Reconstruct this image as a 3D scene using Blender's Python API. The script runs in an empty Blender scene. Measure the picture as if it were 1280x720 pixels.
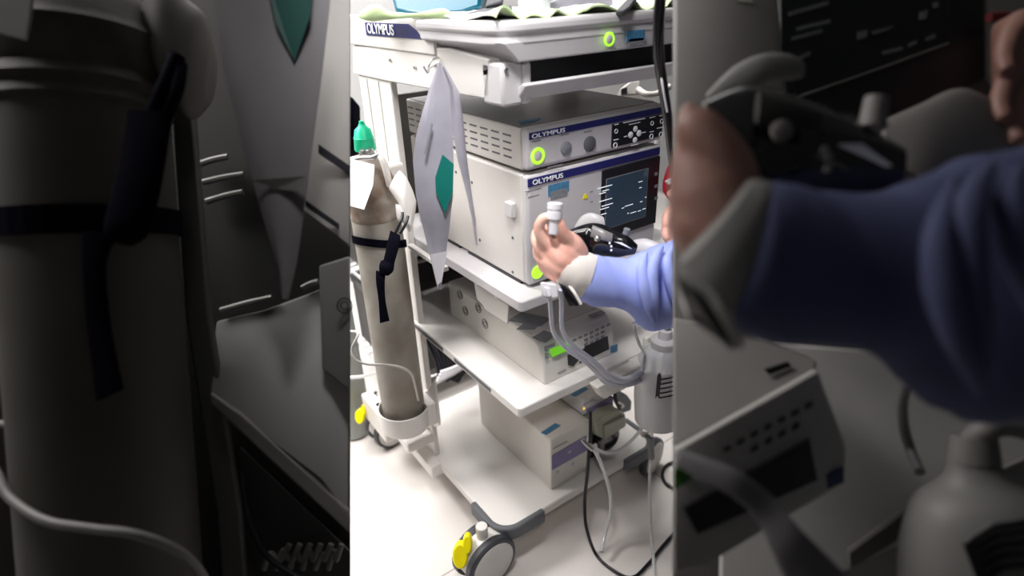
import bpy, math, random
from mathutils import Vector, Matrix
random.seed(4)
SC = bpy.context.scene
COL = SC.collection

# ------------------------------------------------------------------ camera
CAM = Vector((-0.687, -0.943, 1.484))
YAW, PITCH, ROLL, FPX = math.radians(34.341), math.radians(-26.712), math.radians(-2.323), 760.47
FW = Vector((math.sin(YAW)*math.cos(PITCH), math.cos(YAW)*math.cos(PITCH), math.sin(PITCH)))
_r0 = Vector((math.cos(YAW), -math.sin(YAW), 0)); _u0 = _r0.cross(FW)
RT = math.cos(ROLL)*_r0 + math.sin(ROLL)*_u0
UP = -math.sin(ROLL)*_r0 + math.cos(ROLL)*_u0
cam_data = bpy.data.cameras.new('camera'); cam = bpy.data.objects.new('camera', cam_data); COL.objects.link(cam)
cam_data.sensor_width = 36; cam_data.lens = FPX/1280*36; cam_data.clip_start = .02
m = Matrix((RT, UP, -FW)).transposed().to_4x4(); m.translation = CAM; cam.matrix_world = m
SC.camera = cam
cam_data.dof.use_dof = True; cam_data.dof.focus_distance = 1.35; cam_data.dof.aperture_fstop = 1.7

# ------------------------------------------------------------------ world, lights, exposure
w = bpy.data.worlds.new('world'); SC.world = w; w.use_nodes = True
w.node_tree.nodes['Background'].inputs[0].default_value = (.93, .96, 1, 1)
w.node_tree.nodes['Background'].inputs[1].default_value = .035
SC.view_settings.view_transform = 'Standard'; SC.view_settings.look = 'None'
SC.view_settings.exposure = 0.0; SC.view_settings.gamma = 1.0; SC.view_settings.use_curve_mapping = False

def aim(o, target):
    o.rotation_euler = (Vector(target)-o.location).to_track_quat('-Z', 'Y').to_euler()
def area(name, loc, target, sx, sy, power, col=(1, 1, 1), spread=180):
    l = bpy.data.lights.new(name, 'AREA'); l.shape = 'RECTANGLE'; l.size = sx; l.size_y = sy
    l.energy = power; l.color = col; l.spread = math.radians(spread)
    o = bpy.data.objects.new(name, l); o.location = loc; COL.objects.link(o); aim(o, target); return o
def spot(name, loc, target, ang, power, blend=.4, size=.15, col=(1, 1, 1)):
    l = bpy.data.lights.new(name, 'SPOT'); l.spot_size = math.radians(ang); l.spot_blend = blend
    l.energy = power; l.shadow_soft_size = size; l.color = col
    o = bpy.data.objects.new(name, l); o.location = loc; COL.objects.link(o); aim(o, target); return o
area('ceiling_light_over_cart', (.35, 1.0, 2.55), (.3, .80, 0), 1.6, 1.0, 32, (1, .98, .96), 100)
area('ceiling_light_left', (-1.15, 1.15, 2.45), (0, .3, .5), 1.0, 1.0, 20, (1, .97, .95), 90)
area('back_wall_fill', (.2, 2.0, 2.6), (.2, 2.3, 1.2), 3.0, .4, 55, (1, 1, 1), 140)  # added unseen light that whitens the back wall
spot('added_spot_low_side', (-1.0, .9, 2.0), (.05, .1, .3), 50, 24, .6, .2, (1, .97, .93))  # added unseen spot for the low left sides
ADDED_SPOT = (-.33, -.36, 2.05)
spot('added_spot_upper', ADDED_SPOT, (.10, .10, 1.15), 56, 26, .6, .10, (1, .98, .98))  # added unseen spot, brightens the upper cart faces
spot('added_spot_lower', (-.36, -.30, 2.10), (.05, .12, .3), 50, 40, .6, .10, (1, .98, .98))  # added unseen spot, brightens the lower cart faces
ADDED_FRONT_SPOT = (-.74, -1.02, 1.80)  # unseen spots added above the camera, beamed between the side pieces
spot('added_front_spot_upper', ADDED_FRONT_SPOT, (.02, .05, 1.25), 21, 14, .6, .06, (1, .98, .98))
spot('added_front_spot_middle', ADDED_FRONT_SPOT, (.02, .0, .85), 21, 14, .6, .06, (1, .98, .98))
spot('added_front_spot_lower', ADDED_FRONT_SPOT, (.0, .02, .35), 21, 16, .6, .06, (1, .98, .98))

# ------------------------------------------------------------------ helpers
def C(px, py, t):                       # point seen at a pixel, t metres in front of the lens
    return CAM + (FW + RT*((px-640)/FPX) - UP*((py-360)/FPX))*t
def on(px, py, ax, v):                  # point seen at a pixel on a plane x/y/z = v
    d = FW + RT*((px-640)/FPX) - UP*((py-360)/FPX)
    i = 'xyz'.index(ax)
    return CAM + d*((v-CAM[i])/d[i])

def mat(name, col, rough=.5, metal=0, noise=0, nscale=20, trans=0, alpha=1, emit=None, es=1, bump=0, coat=0, ncol=None, spec=None):
    mt = bpy.data.materials.new(name); mt.use_nodes = True
    nt = mt.node_tree; b = nt.nodes['Principled BSDF']
    c = (*col, 1)
    b.inputs['Base Color'].default_value = c
    b.inputs['Roughness'].default_value = rough; b.inputs['Metallic'].default_value = metal
    b.inputs['Transmission Weight'].default_value = trans; b.inputs['Alpha'].default_value = alpha
    b.inputs['Coat Weight'].default_value = coat
    if spec is not None: b.inputs['Specular IOR Level'].default_value = spec
    if emit: b.inputs['Emission Color'].default_value = (*emit, 1); b.inputs['Emission Strength'].default_value = es
    if noise or bump:
        tc = nt.nodes.new('ShaderNodeTexCoord'); n = nt.nodes.new('ShaderNodeTexNoise'); n.inputs['Scale'].default_value = nscale
        n.inputs['Detail'].default_value = 5
        nt.links.new(tc.outputs['Object'], n.inputs['Vector'])
        if noise:
            r = nt.nodes.new('ShaderNodeValToRGB'); r.color_ramp.elements[0].position = .35; r.color_ramp.elements[1].position = .65
            dk = ncol if ncol else tuple(x*(1-noise) for x in col)
            r.color_ramp.elements[0].color = (*dk, 1); r.color_ramp.elements[1].color = c
            nt.links.new(n.outputs['Fac'], r.inputs['Fac']); nt.links.new(r.outputs['Color'], b.inputs['Base Color'])
        if bump:
            bp = nt.nodes.new('ShaderNodeBump'); bp.inputs['Strength'].default_value = bump; bp.inputs['Distance'].default_value = .01
            nt.links.new(n.outputs['Fac'], bp.inputs['Height']); nt.links.new(bp.outputs['Normal'], b.inputs['Normal'])
    return mt

def tag(o, label=None, cat=None, group=None, kind=None):
    if label: o['label'] = label
    if cat: o['category'] = cat
    if group: o['group'] = group
    if kind: o['kind'] = kind
    return o
WL = {}
def thing(name, loc, label, cat, group=None):
    o = bpy.data.objects.new(name, None); o.empty_display_size = .02; COL.objects.link(o)
    o.location = loc; WL[o.name] = Vector(loc); return tag(o, label, cat, group)

class MB:
    def __init__(s): s.v = []; s.f = []
    def add(s, vs, fs):
        n = len(s.v); s.v += [Vector(q) for q in vs]; s.f += [tuple(i+n for i in f) for f in fs]; return s
    def box(s, x0, x1, y0, y1, z0, z1):
        return s.add([(x, y, z) for z in (z0, z1) for y in (y0, y1) for x in (x0, x1)],
                     [(0, 2, 3, 1), (4, 5, 7, 6), (0, 1, 5, 4), (2, 6, 7, 3), (0, 4, 6, 2), (1, 3, 7, 5)])
    def prism(s, pts, vec):
        pts = [Vector(q) for q in pts]; vec = Vector(vec); n = len(pts)
        nn = Vector((0, 0, 0))
        for i in range(n): nn += pts[i].cross(pts[(i+1) % n])
        if nn.dot(vec) > 0: pts = pts[::-1]
        return s.add(pts+[q+vec for q in pts], [tuple(range(n)), tuple(range(2*n-1, n-1, -1))] + [(i, i+n, (i+1) % n+n, (i+1) % n) for i in range(n)])
    def rings(s, rings, cap=True, closed=False):
        n = len(rings[0]); base = len(s.v)
        vs = [q for r in rings for q in r]; fs = []
        m_ = len(rings)
        for a in range(m_ if closed else m_-1):
            b = (a+1) % m_
            for i in range(n):
                j = (i+1) % n; fs.append((a*n+i, a*n+j, b*n+j, b*n+i))
        if cap and not closed: fs += [tuple(range(n-1, -1, -1)), tuple((m_-1)*n+i for i in range(n))]
        return s.add(vs, fs)
    def tube(s, path, r, n=12, smooth=6, closed=False, cap=True, flat=None):
        P = [Vector(q) for q in path]
        rs = list(r) if isinstance(r, (list, tuple)) else [r]*len(P)
        if smooth and len(P) > 2:
            Q = []; R2 = []
            K = len(P); rng = range(K if closed else K-1)
            for i in rng:
                g = lambda k: P[k % K] if closed else P[max(0, min(K-1, k))]
                p0, p1, p2, p3 = g(i-1), g(i), g(i+1), g(i+2)
                for k in range(smooth):
                    t = k/smooth
                    Q.append(.5*((2*p1)+(p2-p0)*t+(2*p0-5*p1+4*p2-p3)*t*t+(3*p1-p0-3*p2+p3)*t**3))
                    R2.append(rs[i % K]*(1-t)+rs[(i+1) % K]*t)
            if not closed: Q.append(P[-1]); R2.append(rs[-1])
            P, rs = Q, R2
        K = len(P); rings = []; nprev = None
        for i in range(K):
            if closed: t = P[(i+1) % K]-P[i-1]
            else: t = P[min(K-1, i+1)]-P[max(0, i-1)]
            t.normalize()
            if nprev is None:
                a = Vector((0, 0, 1)) if abs(t.z) < .9 else Vector((1, 0, 0)); nv = (a-t*a.dot(t)).normalized()
            else: nv = (nprev-t*nprev.dot(t)).normalized()
            nprev = nv; bn = t.cross(nv)
            fl = flat or 1
            rings.append([P[i]+(nv*math.cos(2*math.pi*k/n)*rs[i]+bn*math.sin(2*math.pi*k/n)*rs[i]*fl) for k in range(n)])
        return s.rings(rings, cap, closed)
    def lathe(s, p0, axis, prof, n=32):      # prof: (distance along the axis, radius)
        p0 = Vector(p0); a = Vector(axis).normalized()
        e = Vector((0, 0, 1)) if abs(a.z) < .9 else Vector((1, 0, 0)); u = (e-a*e.dot(a)).normalized(); v = a.cross(u)
        return s.rings([[p0+a*d+(u*math.cos(2*math.pi*k/n)+v*math.sin(2*math.pi*k/n))*max(r, 1e-4) for k in range(n)] for d, r in prof])
    def sleeve(s, st, k=1.0, n=28, amp=0, seed=0, sub=5):   # limb or cloth whose two outlines and distance are given at stations
        rings = []
        S = []
        for i in range(len(st)-1):
            g = lambda q: st[max(0, min(len(st)-1, q))]
            for j in range(sub):
                t = j/sub; row = []
                for c in range(5):
                    a, b, c2, d = g(i-1)[c], g(i)[c], g(i+1)[c], g(i+2)[c]
                    row.append(.5*((2*b)+(c2-a)*t+(2*a-5*b+4*c2-d)*t*t+(3*b-a-3*c2+d)*t**3))
                S.append(row)
        S.append(list(st[-1]))
        for i, (xa, ya, xb, yb, t) in enumerate(S):
            A = C(xa, ya, t); B = C(xb, yb, t); c = (A+B)/2; a = (A-B)/2; d = FW*a.length*k
            r = []
            for q in range(n):
                th = 2*math.pi*q/n
                f = 1+amp*(math.sin(i*.8+3*th+seed)*.5+math.sin(i*.37-2*th+seed*2)*.6+math.sin(i*1.5+th*5)*.3)
                r.append(c+(a*math.cos(th)+d*math.sin(th))*f)
            rings.append(r)
        return s.rings(rings)
    def build(s, name, m_, parent=None, bevel=0, smooth=None, seg=2, sub=0, remesh=0):
        me = bpy.data.meshes.new(name)
        xs = [q.x for q in s.v]; ys = [q.y for q in s.v]; zs = [q.z for q in s.v]
        o0 = Vector(((min(xs)+max(xs))/2, (min(ys)+max(ys))/2, min(zs)))
        me.from_pydata([q-o0 for q in s.v], [], s.f); me.validate()
        import bmesh
        bm = bmesh.new(); bm.from_mesh(me); bmesh.ops.recalc_face_normals(bm, faces=bm.faces); bm.to_mesh(me); bm.free()
        me.materials.append(m_)
        o = bpy.data.objects.new(name, me); COL.objects.link(o); WL[o.name] = o0
        if parent is not None: o.parent = parent; o.location = o0-WL[parent.name]
        else: o.location = o0
        if remesh:
            r = o.modifiers.new('r', 'REMESH'); r.mode = 'VOXEL'; r.voxel_size = remesh; r.use_smooth_shade = True
            q = o.modifiers.new('s', 'SMOOTH'); q.factor = .6; q.iterations = 6
        if bevel:
            b = o.modifiers.new('b', 'BEVEL'); b.width = bevel; b.segments = seg; b.limit_method = 'ANGLE'; b.angle_limit = math.radians(40)
        if sub:
            q = o.modifiers.new('s', 'SUBSURF'); q.levels = sub; q.render_levels = sub
        if smooth is None: smooth = bool(remesh or sub)
        if smooth or bevel:
            me.polygons.foreach_set('use_smooth', [True]*len(me.polygons))
            if not (remesh or sub):
                try: me.set_sharp_from_angle(angle=math.radians(38))
                except Exception: pass
        return o

def front(parent, name, m_, p0, p1, y, dep=.002, bevel=0):      # rectangle on a front face (plane y), given by two opposite pixels
    a, b = on(*p0, 'y', y), on(*p1, 'y', y)
    return MB().box(min(a.x, b.x), max(a.x, b.x), y-dep, y+.0005, min(a.z, b.z), max(a.z, b.z)).build(name, m_, parent, bevel)
def quad(parent, name, m_, pts, y, dep=.0015, bevel=0):          # flat piece on a front face with its corners given in pixels
    return MB().prism([on(*k, 'y', y-dep) for k in pts], (0, dep, 0)).build(name, m_, parent, bevel)
def dash(parent, name, m_, p0, p1, y, h=.0016, dep=.0006):
    a, b = on(*p0, 'y', y), on(*p1, 'y', y); z = (a.z+b.z)/2
    return MB().box(min(a.x, b.x), max(a.x, b.x), y-dep, y+.0003, z-h/2, z+h/2).build(name, m_, parent)
def disc(parent, name, m_, px, py, y, r, dep=.003, r_in=0):
    c = on(px, py, 'y', y)
    if r_in: prof = [(0, r_in), (0, r), (dep*.6, r), (dep, (r+r_in)/2), (dep*.6, r_in)]
    else: prof = [(0, r), (dep*.7, r), (dep, r*.85)]
    mb = MB()
    if r_in:
        n = 32; rg = [[Vector((c.x+q[1]*math.cos(2*math.pi*k/n), y-q[0], c.z+q[1]*math.sin(2*math.pi*k/n))) for k in range(n)] for q in prof]
        mb.rings(rg, closed=True)
    else: mb.lathe((c.x, y, c.z), (0, -1, 0), prof)
    return mb.build(name, m_, parent, smooth=True)
def lettering(parent, name, txt, m_, p0, width, y, h=None, nx=(1, 0, 0), nz=(0, 0, 1), off=.0012, dep=.0004):
    cu = bpy.data.curves.new(name, 'FONT'); cu.body = txt; cu.size = 1; cu.extrude = 0; cu.offset = .012
    o = bpy.data.objects.new(name, cu); COL.objects.link(o); cu.materials.append(m_)
    x = Vector(nx); z = Vector(nz); nrm = x.cross(z)
    bpy.context.view_layer.update()
    wd = max(o.dimensions.x, .01); s_ = width/wd
    sh = (h/o.dimensions.y) if h and o.dimensions.y else s_
    cu.extrude = dep/s_
    pos = Vector(p0)+nrm*off
    M = Matrix((x*s_, z*sh, nrm*s_)).transposed()
    bpy.context.view_layer.update()
    me = bpy.data.meshes.new_from_object(o.evaluated_get(bpy.context.evaluated_depsgraph_get()))
    bpy.data.objects.remove(o); me.transform(M.to_4x4()); me.name = name
    o = bpy.data.objects.new(name, me); COL.objects.link(o)
    o.parent = parent; o.location = pos-WL[parent.name]; WL[o.name] = pos
    return o

# ------------------------------------------------------------------ materials
M = dict(
 white=mat('white_enamel', (.74, .71, .68), .42, noise=.05, nscale=6),
 cream=mat('cream_plastic', (.72, .69, .64), .5, noise=.05, nscale=8),
 silver=mat('silver_grey_paint', (.58, .56, .57), .42, noise=.06, nscale=7),
 casing=mat('brushed_grey_casing', (.60, .57, .54), .45, noise=.06, nscale=9),
 lid=mat('dark_grey_lid', (.20, .19, .19), .35, noise=.08, nscale=9),
 navy=mat('navy_band', (.012, .014, .12), .4),
 black=mat('black_plastic', (.008, .008, .012), .35),
 gloss=mat('glossy_black', (.004, .004, .006), .12, coat=.6),
 screen=mat('screen_glass', (.01, .018, .03), .15, coat=.5, emit=(.02, .035, .055), es=.6),
 glyph=mat('white_glyph', (.8, .85, .9), .5, emit=(.8, .9, 1), es=.55),
 print=mat('white_print', (.85, .86, .9), .5),
 greyprint=mat('grey_print', (.22, .22, .25), .6),
 lime=mat('lit_lime_ring', (.35, .9, .05), .4, emit=(.42, 1, .03), es=.95),
 lcd=mat('green_display', (.2, .7, .02), .4, emit=(.16, .62, .02), es=.45),
 steel=mat('steel', (.6, .6, .6), .28, 1),
 sticker=mat('blue_sticker', (.07, .24, .42), .5, noise=.3, nscale=120),
 stickergrey=mat('grey_sticker', (.25, .26, .28), .5, noise=.3, nscale=150),
 rubber=mat('grey_rubber', (.10, .105, .115), .6),
 tyre=mat('dark_tyre', (.035, .037, .045), .5),
 hub=mat('light_grey_hub', (.62, .60, .58), .45, noise=.06, nscale=15),
 yellow=mat('yellow_plastic', (.95, .82, .0), .4),
 cyl=mat('worn_grey_paint', (.36, .34, .30), .55, noise=.35, nscale=9, ncol=(.25, .22, .18), bump=.15),
 rust=mat('rusty_scuffed_paint', (.33, .30, .26), .65, noise=.6, nscale=16, ncol=(.15, .095, .065), bump=.3),
 cyl2=mat('plain_grey_green_paint', (.36, .38, .36), .5, noise=.1, nscale=6),
 green=mat('green_cap', (.0, .55, .28), .4),
 teal=mat('teal_print', (.0, .17, .14), .5),
 tealbox=mat('teal_plastic', (.005, .12, .19), .35),
 strap=mat('black_webbing', (.005, .005, .010), .85, noise=.3, nscale=80, spec=.02),
 film=mat('clear_wallet_film', (.40, .39, .45), .3, noise=.25, nscale=9, coat=.2),
 paper=mat('white_paper', (.76, .74, .78), .6, noise=.04, nscale=12),
 violet=mat('violet_panel', (.22, .19, .36), .45),
 olive=mat('grey_green_plastic', (.33, .34, .26), .4, noise=.08, nscale=12),
 skin=mat('skin', (.90, .54, .44), .5, noise=.16, nscale=22, bump=.06, ncol=(.86, .43, .34)),
 gown=mat('blue_gown_cloth', (.35, .42, .88), .75, noise=.08, nscale=14, bump=.12),
 cuff=mat('white_knit_cuff', (.90, .84, .78), .8, bump=.04, nscale=90),
 tubing=mat('clear_tubing', (.86, .87, .88), .15, trans=.55, coat=.5),
 ribbon=mat('frosted_tubing', (.68, .69, .80), .25, trans=.15),
 jar=mat('frosted_jar', (.93, .94, .96), .22, trans=.45),
 foam=mat('white_filling', (.85, .83, .85), .6, noise=.05, nscale=20),
 red=mat('red_plastic', (.5, .01, .03), .4),
 fabric=mat('white_drape', (.80, .82, .78), .8, noise=.08, nscale=18),
 hem=mat('lime_green_hem', (.58, .74, .40), .8),
 darkcloth=mat('dark_grey_cloth', (.10, .10, .11), .8),
 rack=mat('chromed_wire', (.75, .75, .76), .35, .6),
 darkbox=mat('charcoal_box', (.055, .052, .05), .6, noise=.3, nscale=6),
)

# ------------------------------------------------------------------ setting
def floor_mat():
    mt = mat('pale_vinyl_floor', (.80, .75, .72), .38, noise=.10, nscale=2.2, ncol=(.66, .62, .585))
    nt = mt.node_tree; b = nt.nodes['Principled BSDF']
    src = b.inputs['Base Color'].links[0].from_socket
    tc = nt.nodes.new('ShaderNodeTexCoord'); mp = nt.nodes.new('ShaderNodeMapping')
    br = nt.nodes.new('ShaderNodeTexBrick'); br.offset = 0; br.inputs['Scale'].default_value = 1
    br.inputs['Brick Width'].default_value = 1.2; br.inputs['Row Height'].default_value = 1.2
    br.inputs['Mortar Size'].default_value = .0022; br.inputs['Mortar Smooth'].default_value = .3
    mp.inputs['Location'].default_value = (.75, 1.15, 0)
    nt.links.new(tc.outputs['Object'], mp.inputs[0]); nt.links.new(mp.outputs[0], br.inputs['Vector'])
    mx = nt.nodes.new('ShaderNodeMix'); mx.data_type = 'RGBA'
    mx.inputs['B'].default_value = (.30, .27, .25, 1)
    nt.links.new(br.outputs['Fac'], mx.inputs['Factor']); nt.links.new(src, mx.inputs['A']); nt.links.new(mx.outputs['Result'], b.inputs['Base Color'])
    return mt
def struct(name, mb, m_, **k): return tag(mb.build(name, m_, **k), kind='structure')
fl = struct('floor', MB().box(-2.6, 2.8, -2.2, 2.4, -.1, 0), floor_mat())
wallm = mat('white_wall_paint', (.80, .79, .78), .7, noise=.03, nscale=3)
greyw = mat('grey_wall_paint', (.30, .30, .30), .8, noise=.03, nscale=3)
struct('wall_back', MB().box(-2.6, 2.8, 2.4, 2.5, -.1, 2.8), wallm)
struct('wall_left', MB().box(-2.7, -2.6, -2.2, 2.5, -.1, 2.8), greyw)
struct('wall_right', MB().box(2.8, 2.9, -2.2, 2.5, -.1, 2.8), greyw)
struct('ceiling', MB().box(-2.7, 2.9, -2.2, 2.5, 2.8, 2.9), mat('grey_ceiling', (.30, .30, .30), .8))
struct('baseboard_back', MB().box(-2.6, 2.8, 2.385, 2.4, 0, .1), mat('grey_baseboard', (.3, .3, .3), .5))

# ------------------------------------------------------------------ equipment cart
cart = thing('equipment_cart', (.22, .3, 0), 'tall white wheeled endoscopy cart with shelves, carrying all the boxed devices', 'cart')
X0, X1 = -.068, .53
def rshelf(x0, x1, y0, y1, z0, z1, r=.05, n=6):
    pts = []
    for cx, cy, a0 in ((x0+r, y0+r, 180), (x1-r, y0+r, 270), (x1-r, y1-r, 0), (x0+r, y1-r, 90)):
        for k in range(n+1):
            a = math.radians(a0+90*k/n); pts.append((cx+r*math.cos(a), cy+r*math.sin(a), z0))
    return MB().prism(pts, (0, 0, z1-z0))
rshelf(X0, X1, .060, .68, .118, .146, .045).build('base_shelf', M['white'], cart, .004)
rshelf(X0, X1, -.046, .62, .605, .63, .012).build('middle_shelf', M['white'], cart, .003)
g = MB()
for y0 in (.07, .30): g.box(X0-.0015, X0+.002, y0, y0+.17, .612, .622)
g.build('edge_slot', M['rubber'], cart)
rshelf(-.050, .47, -.040, .60, .868, .893, .012).build('device_shelf', M['silver'], cart, .003)
# rail along the device shelf's left edge and the hanging bracket plate
MB().box(-.075, -.060, .24, .43, .868, .880).build('side_rail', M['white'], cart, .002)
pl = [on(*q, 'x', -.036) for q in ((590, 340), (596, 374), (603, 381), (608, 388), (634, 405), (636, 375), (634, 366))]
MB().prism(pl, (.004, 0, 0)).build('bracket_plate', M['casing'], cart, .001)
for q in ((596, 353), (620, 369)):
    c = on(*q, 'x', -.038); MB().lathe(c, (-1, 0, 0), [(0, .006), (.003, .006), (.004, .003)], 16).build('screw', M['steel'], cart, smooth=True)
# column at the rear left, with seams, and inner edge
MB().box(-.064, -.046, .44, .63, .13, 1.36).build('column', M['white'], cart, .004)
MB().box(-.046, .46, .618, .63, .632, 1.225).build('rear_shade_panel', M['darkbox'], cart, .002)  # dark cart back, also put in for shade and to block rear light
MB().tube([on(524, 371, 'y', .612), on(545, 364, 'y', .612), on(566, 357, 'y', .612)], .004, 8).build('rear_rail', M['white'], cart, smooth=True)
g = MB()
for y in (.505, .575): g.box(-.0655, -.063, y, y+.004, .15, 1.28)
g.build('column_seam', M['casing'], cart)
MB().box(.46, .53, .44, .63, .13, 1.36).build('column', M['white'], cart, .006)
# upper housing, drawer and tray
hb = MB()
hb.prism([on(*q, 'x', -.070) for q in ((441, 58), (441, 92), (480, 101), (605, 124), (612, 121), (611, 74), (560, 60))], (.045, 0, 0))
hb.build('housing_side', M['white'], cart, .003)
MB().box(-.025, -.005, -.035, .0, 1.286, 1.358).box(-.07, -.025, -.035, .03, 1.286, 1.36).build('housing_corner', M['silver'], cart, .006)
MB().box(-.02, .50, .03, .50, 1.30, 1.36).build('drawer_recess', M['black'], cart)
dr = MB().box(-.03, .50, -.03, .42, 1.295, 1.308).build('drawer_tray', M['silver'], cart, .004)
MB().prism([(-.035, -.055, 1.322), (-.035, -.045, 1.325), (-.035, -.01, 1.298), (-.035, -.03, 1.293)], (.54, 0, 0)).build('lip', M['silver'], dr, .003)
tr = rshelf(-.088, .535, -.055, .26, 1.388, 1.425, .055).build('tray', M['silver'], cart, .004, seg=3)
rshelf(-.092, .541, -.060, .27, 1.404, 1.427, .058).build('tray_rim', M['silver'], tr, .008, seg=3)
MB().prism([(-.080, -.0545, 1.395), (.53, -.0545, 1.395), (.53, -.050, 1.360), (-.045, -.050, 1.360)], (0, .25, 0)).build('fascia', M['silver'], cart, .003)
bd = MB().box(-.074, -.04, .19, .66, 1.358, 1.425).build('side_beam', M['white'], cart, .004)
q = [on(*k, 'x', -.076) for k in ((456, 28), (510, 30), (520, 38), (527, 49), (458, 44))]
lb = MB().prism(q, (.002, 0, 0)).build('name_band', M['navy'], cart)
a, b = on(460, 41, 'x', -.077), on(493, 43, 'x', -.077)
lettering(cart, 'brand_lettering', 'OLYMPUS', M['print'], a, abs(b.y-a.y), 0, .022, (0, -1, 0), (0, 0, 1))
disc(cart, 'power_ring', M['lime'], 761, 49, -.060, .0125, .004, .0085)
disc(cart, 'power_button', M['silver'], 761, 49, -.062, .008, .003)
front(cart, 'blue_sticker', M['sticker'], (783, 39), (805, 50), -.060)
front(cart, 'grey_sticker', M['stickergrey'], (785, 49), (803, 56), -.060)
for q in ((488, 75), (519, 84), (544, 81), (632, 87)):
    ax = ('x', -.071) if q[0] < 600 else ('y', -.036)
    c = on(*q, *ax); MB().lathe(c, (-1, 0, 0) if q[0] < 600 else (0, -1, 0), [(0, .004), (.003, .004), (.004, .002)], 12).build('screw', M['steel'], cart, smooth=True)
hk = on(549, 72, 'x', -.072)
MB().tube([hk, hk+Vector((-.02, 0, -.005)), hk+Vector((-.028, 0, -.025)), hk+Vector((-.036, 0, -.012))], .0022).build('hook', M['steel'], cart, smooth=True)
# corner bumpers
def bumper(cx, cy, sx, sy, z0, z1):
    r = .055; o = .014; L = .085
    def arc(rr, off):
        pts = [(cx+sx*(-0)+0, 0)]
        pts = []
        pts.append((cx+(r)*(-sx)*-1*0+cx*0, 0)) if False else None
        c0 = (cx-sx*r, cy-sy*r)
        out = [(c0[0]+sx*(rr), c0[1]-sy*L)]
        for k in range(9):
            a = math.radians(90*k/8); out.append((c0[0]+sx*rr*math.cos(a), c0[1]+sy*rr*math.sin(a)))
        out.append((c0[0]-sx*L, c0[1]+sy*rr)); return out
    outer = arc(r+o, 0); inner = arc(r-.004, 0)[::-1]
    return MB().prism([(x, y, z0) for x, y in outer+inner], (0, 0, z1-z0))
bumper(X0, .060, -1, -1, .108, .152).build('corner_bumper', M['rubber'], cart, .005)
bumper(X1, .060, 1, -1, .108, .152).build('corner_bumper', M['rubber'], cart, .005)
# casters
def caster(c, ang, R=.066):
    c = Vector(c); a = math.radians(ang); ax = Vector((math.cos(a), math.sin(a), 0)); fw = Vector((-ax.y, ax.x, 0))
    up = Vector((0, 0, 1))
    # axle direction ax; twin wheels; shell between them
    sh = MB(); rg = []
    for sgn in (-1, 1):
        rg.append([c+ax*sgn*.020+(fw*math.cos(t)+up*math.sin(t))*R*.93 for t in [math.pi*k/14 for k in range(15)]]+[c+ax*sgn*.020+fw*-.02-up*.01, c+ax*sgn*.020+fw*.02-up*.01])
    sh.rings(rg); sh.lathe(c+up*R*.75, up, [(0, .016), (.052, .016)])
    s_ = sh.build('caster', M['white'], cart, .002)
    for sgn in (-1, 1):
        wl = MB().lathe(c+ax*sgn*.018, ax*sgn, [(0, R*.8), (.002, R*.97), (.006, R), (.020, R), (.025, R*.95), (.026, R*.84)], 40).build('wheel', M['tyre'], s_, smooth=True)
        MB().lathe(c+ax*sgn*.043, ax*sgn, [(0, R*.84), (.003, R*.83), (.005, R*.7), (.006, .002)], 40).build('wheel_disc', M['hub'], s_, smooth=True)
    return s_, ax, fw, up
_c = on(618, 707, 'z', .080)-Vector((.087, -.996, 0))*.046
fc, ax, fwd, up = caster(_c, 275, .080)
# the yellow brake pedal of the front caster
def pedal(par, c, u, v, wd, s1):
    pts = []
    for k in range(20):
        a = 2*math.pi*k/20; pts.append(c+u*s1*.6*math.cos(a)+v*s1*math.sin(a))
    mb = MB().prism(pts, wd)
    p2 = [c+u*s1*.55+v*s1*.9+u*s1*.38*math.cos(2*math.pi*k/16)+v*s1*.75*math.sin(2*math.pi*k/16) for k in range(16)]
    mb.prism(p2, wd)
    return mb.build('brake_pedal', M['yellow'], par, .004)
pc = _c + Vector((math.cos(math.radians(120)), math.sin(math.radians(120)), 0))*.055 - RT*.030 - UP*.010
pedal(fc, C(575, 696, 1.60), RT, UP, FW*.03, .034)
bc, *_ = caster(on(484, 532, 'z', .068), 275, .068)
pedal(bc, C(449, 521, 2.10), RT, UP, FW*.03, .026)
caster((.535, .11, .066), 285)
caster((.50, .730, .066), 300)
# cylinder cradle at the base of the column
cb = MB().prism([on(*q, 'x', -.074) for q in ((543, 474), (549, 532), (543, 534), (541, 530), (535, 531), (512, 538), (506, 498), (520, 494), (535, 488))], (.006, 0, 0))
cb.build('cradle_plate', M['white'], cart, .002)
cx, cy = -.150, .428
ck = MB(); rg = []
for rr, z0 in ((.071, .33), (.074, .33), (.074, .395), (.071, .395)):
    rg.append([(cx+rr*math.cos(math.radians(a)), cy+rr*math.sin(math.radians(a)), z0) for a in range(0, 360, 12)])
ck.rings([[Vector(q) for q in r] for r in rg], closed=True)
ck.lathe((cx, cy, .325), (0, 0, 1), [(0, .07), (.012, .07)])
ck.box(-.10, -.062, cy-.055, cy+.02, .325, .40)
ck.build('cradle_ring', M['white'], cart, .002)
MB().box(-.15, -.06, .44, .70, .20, .235).box(-.16, -.12, .60, .78, .135, .235).build('cradle_arm', M['white'], cart, .006)
MB().box(-.10, -.05, .40, .64, .10, .145).build('base_rail', M['white'], cart, .004)
# cylinder collar arm high on the column
MB().box(-.11, -.065, .41, .45, 1.02, 1.10).build('collar_arm', M['white'], cart, .008)

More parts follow.
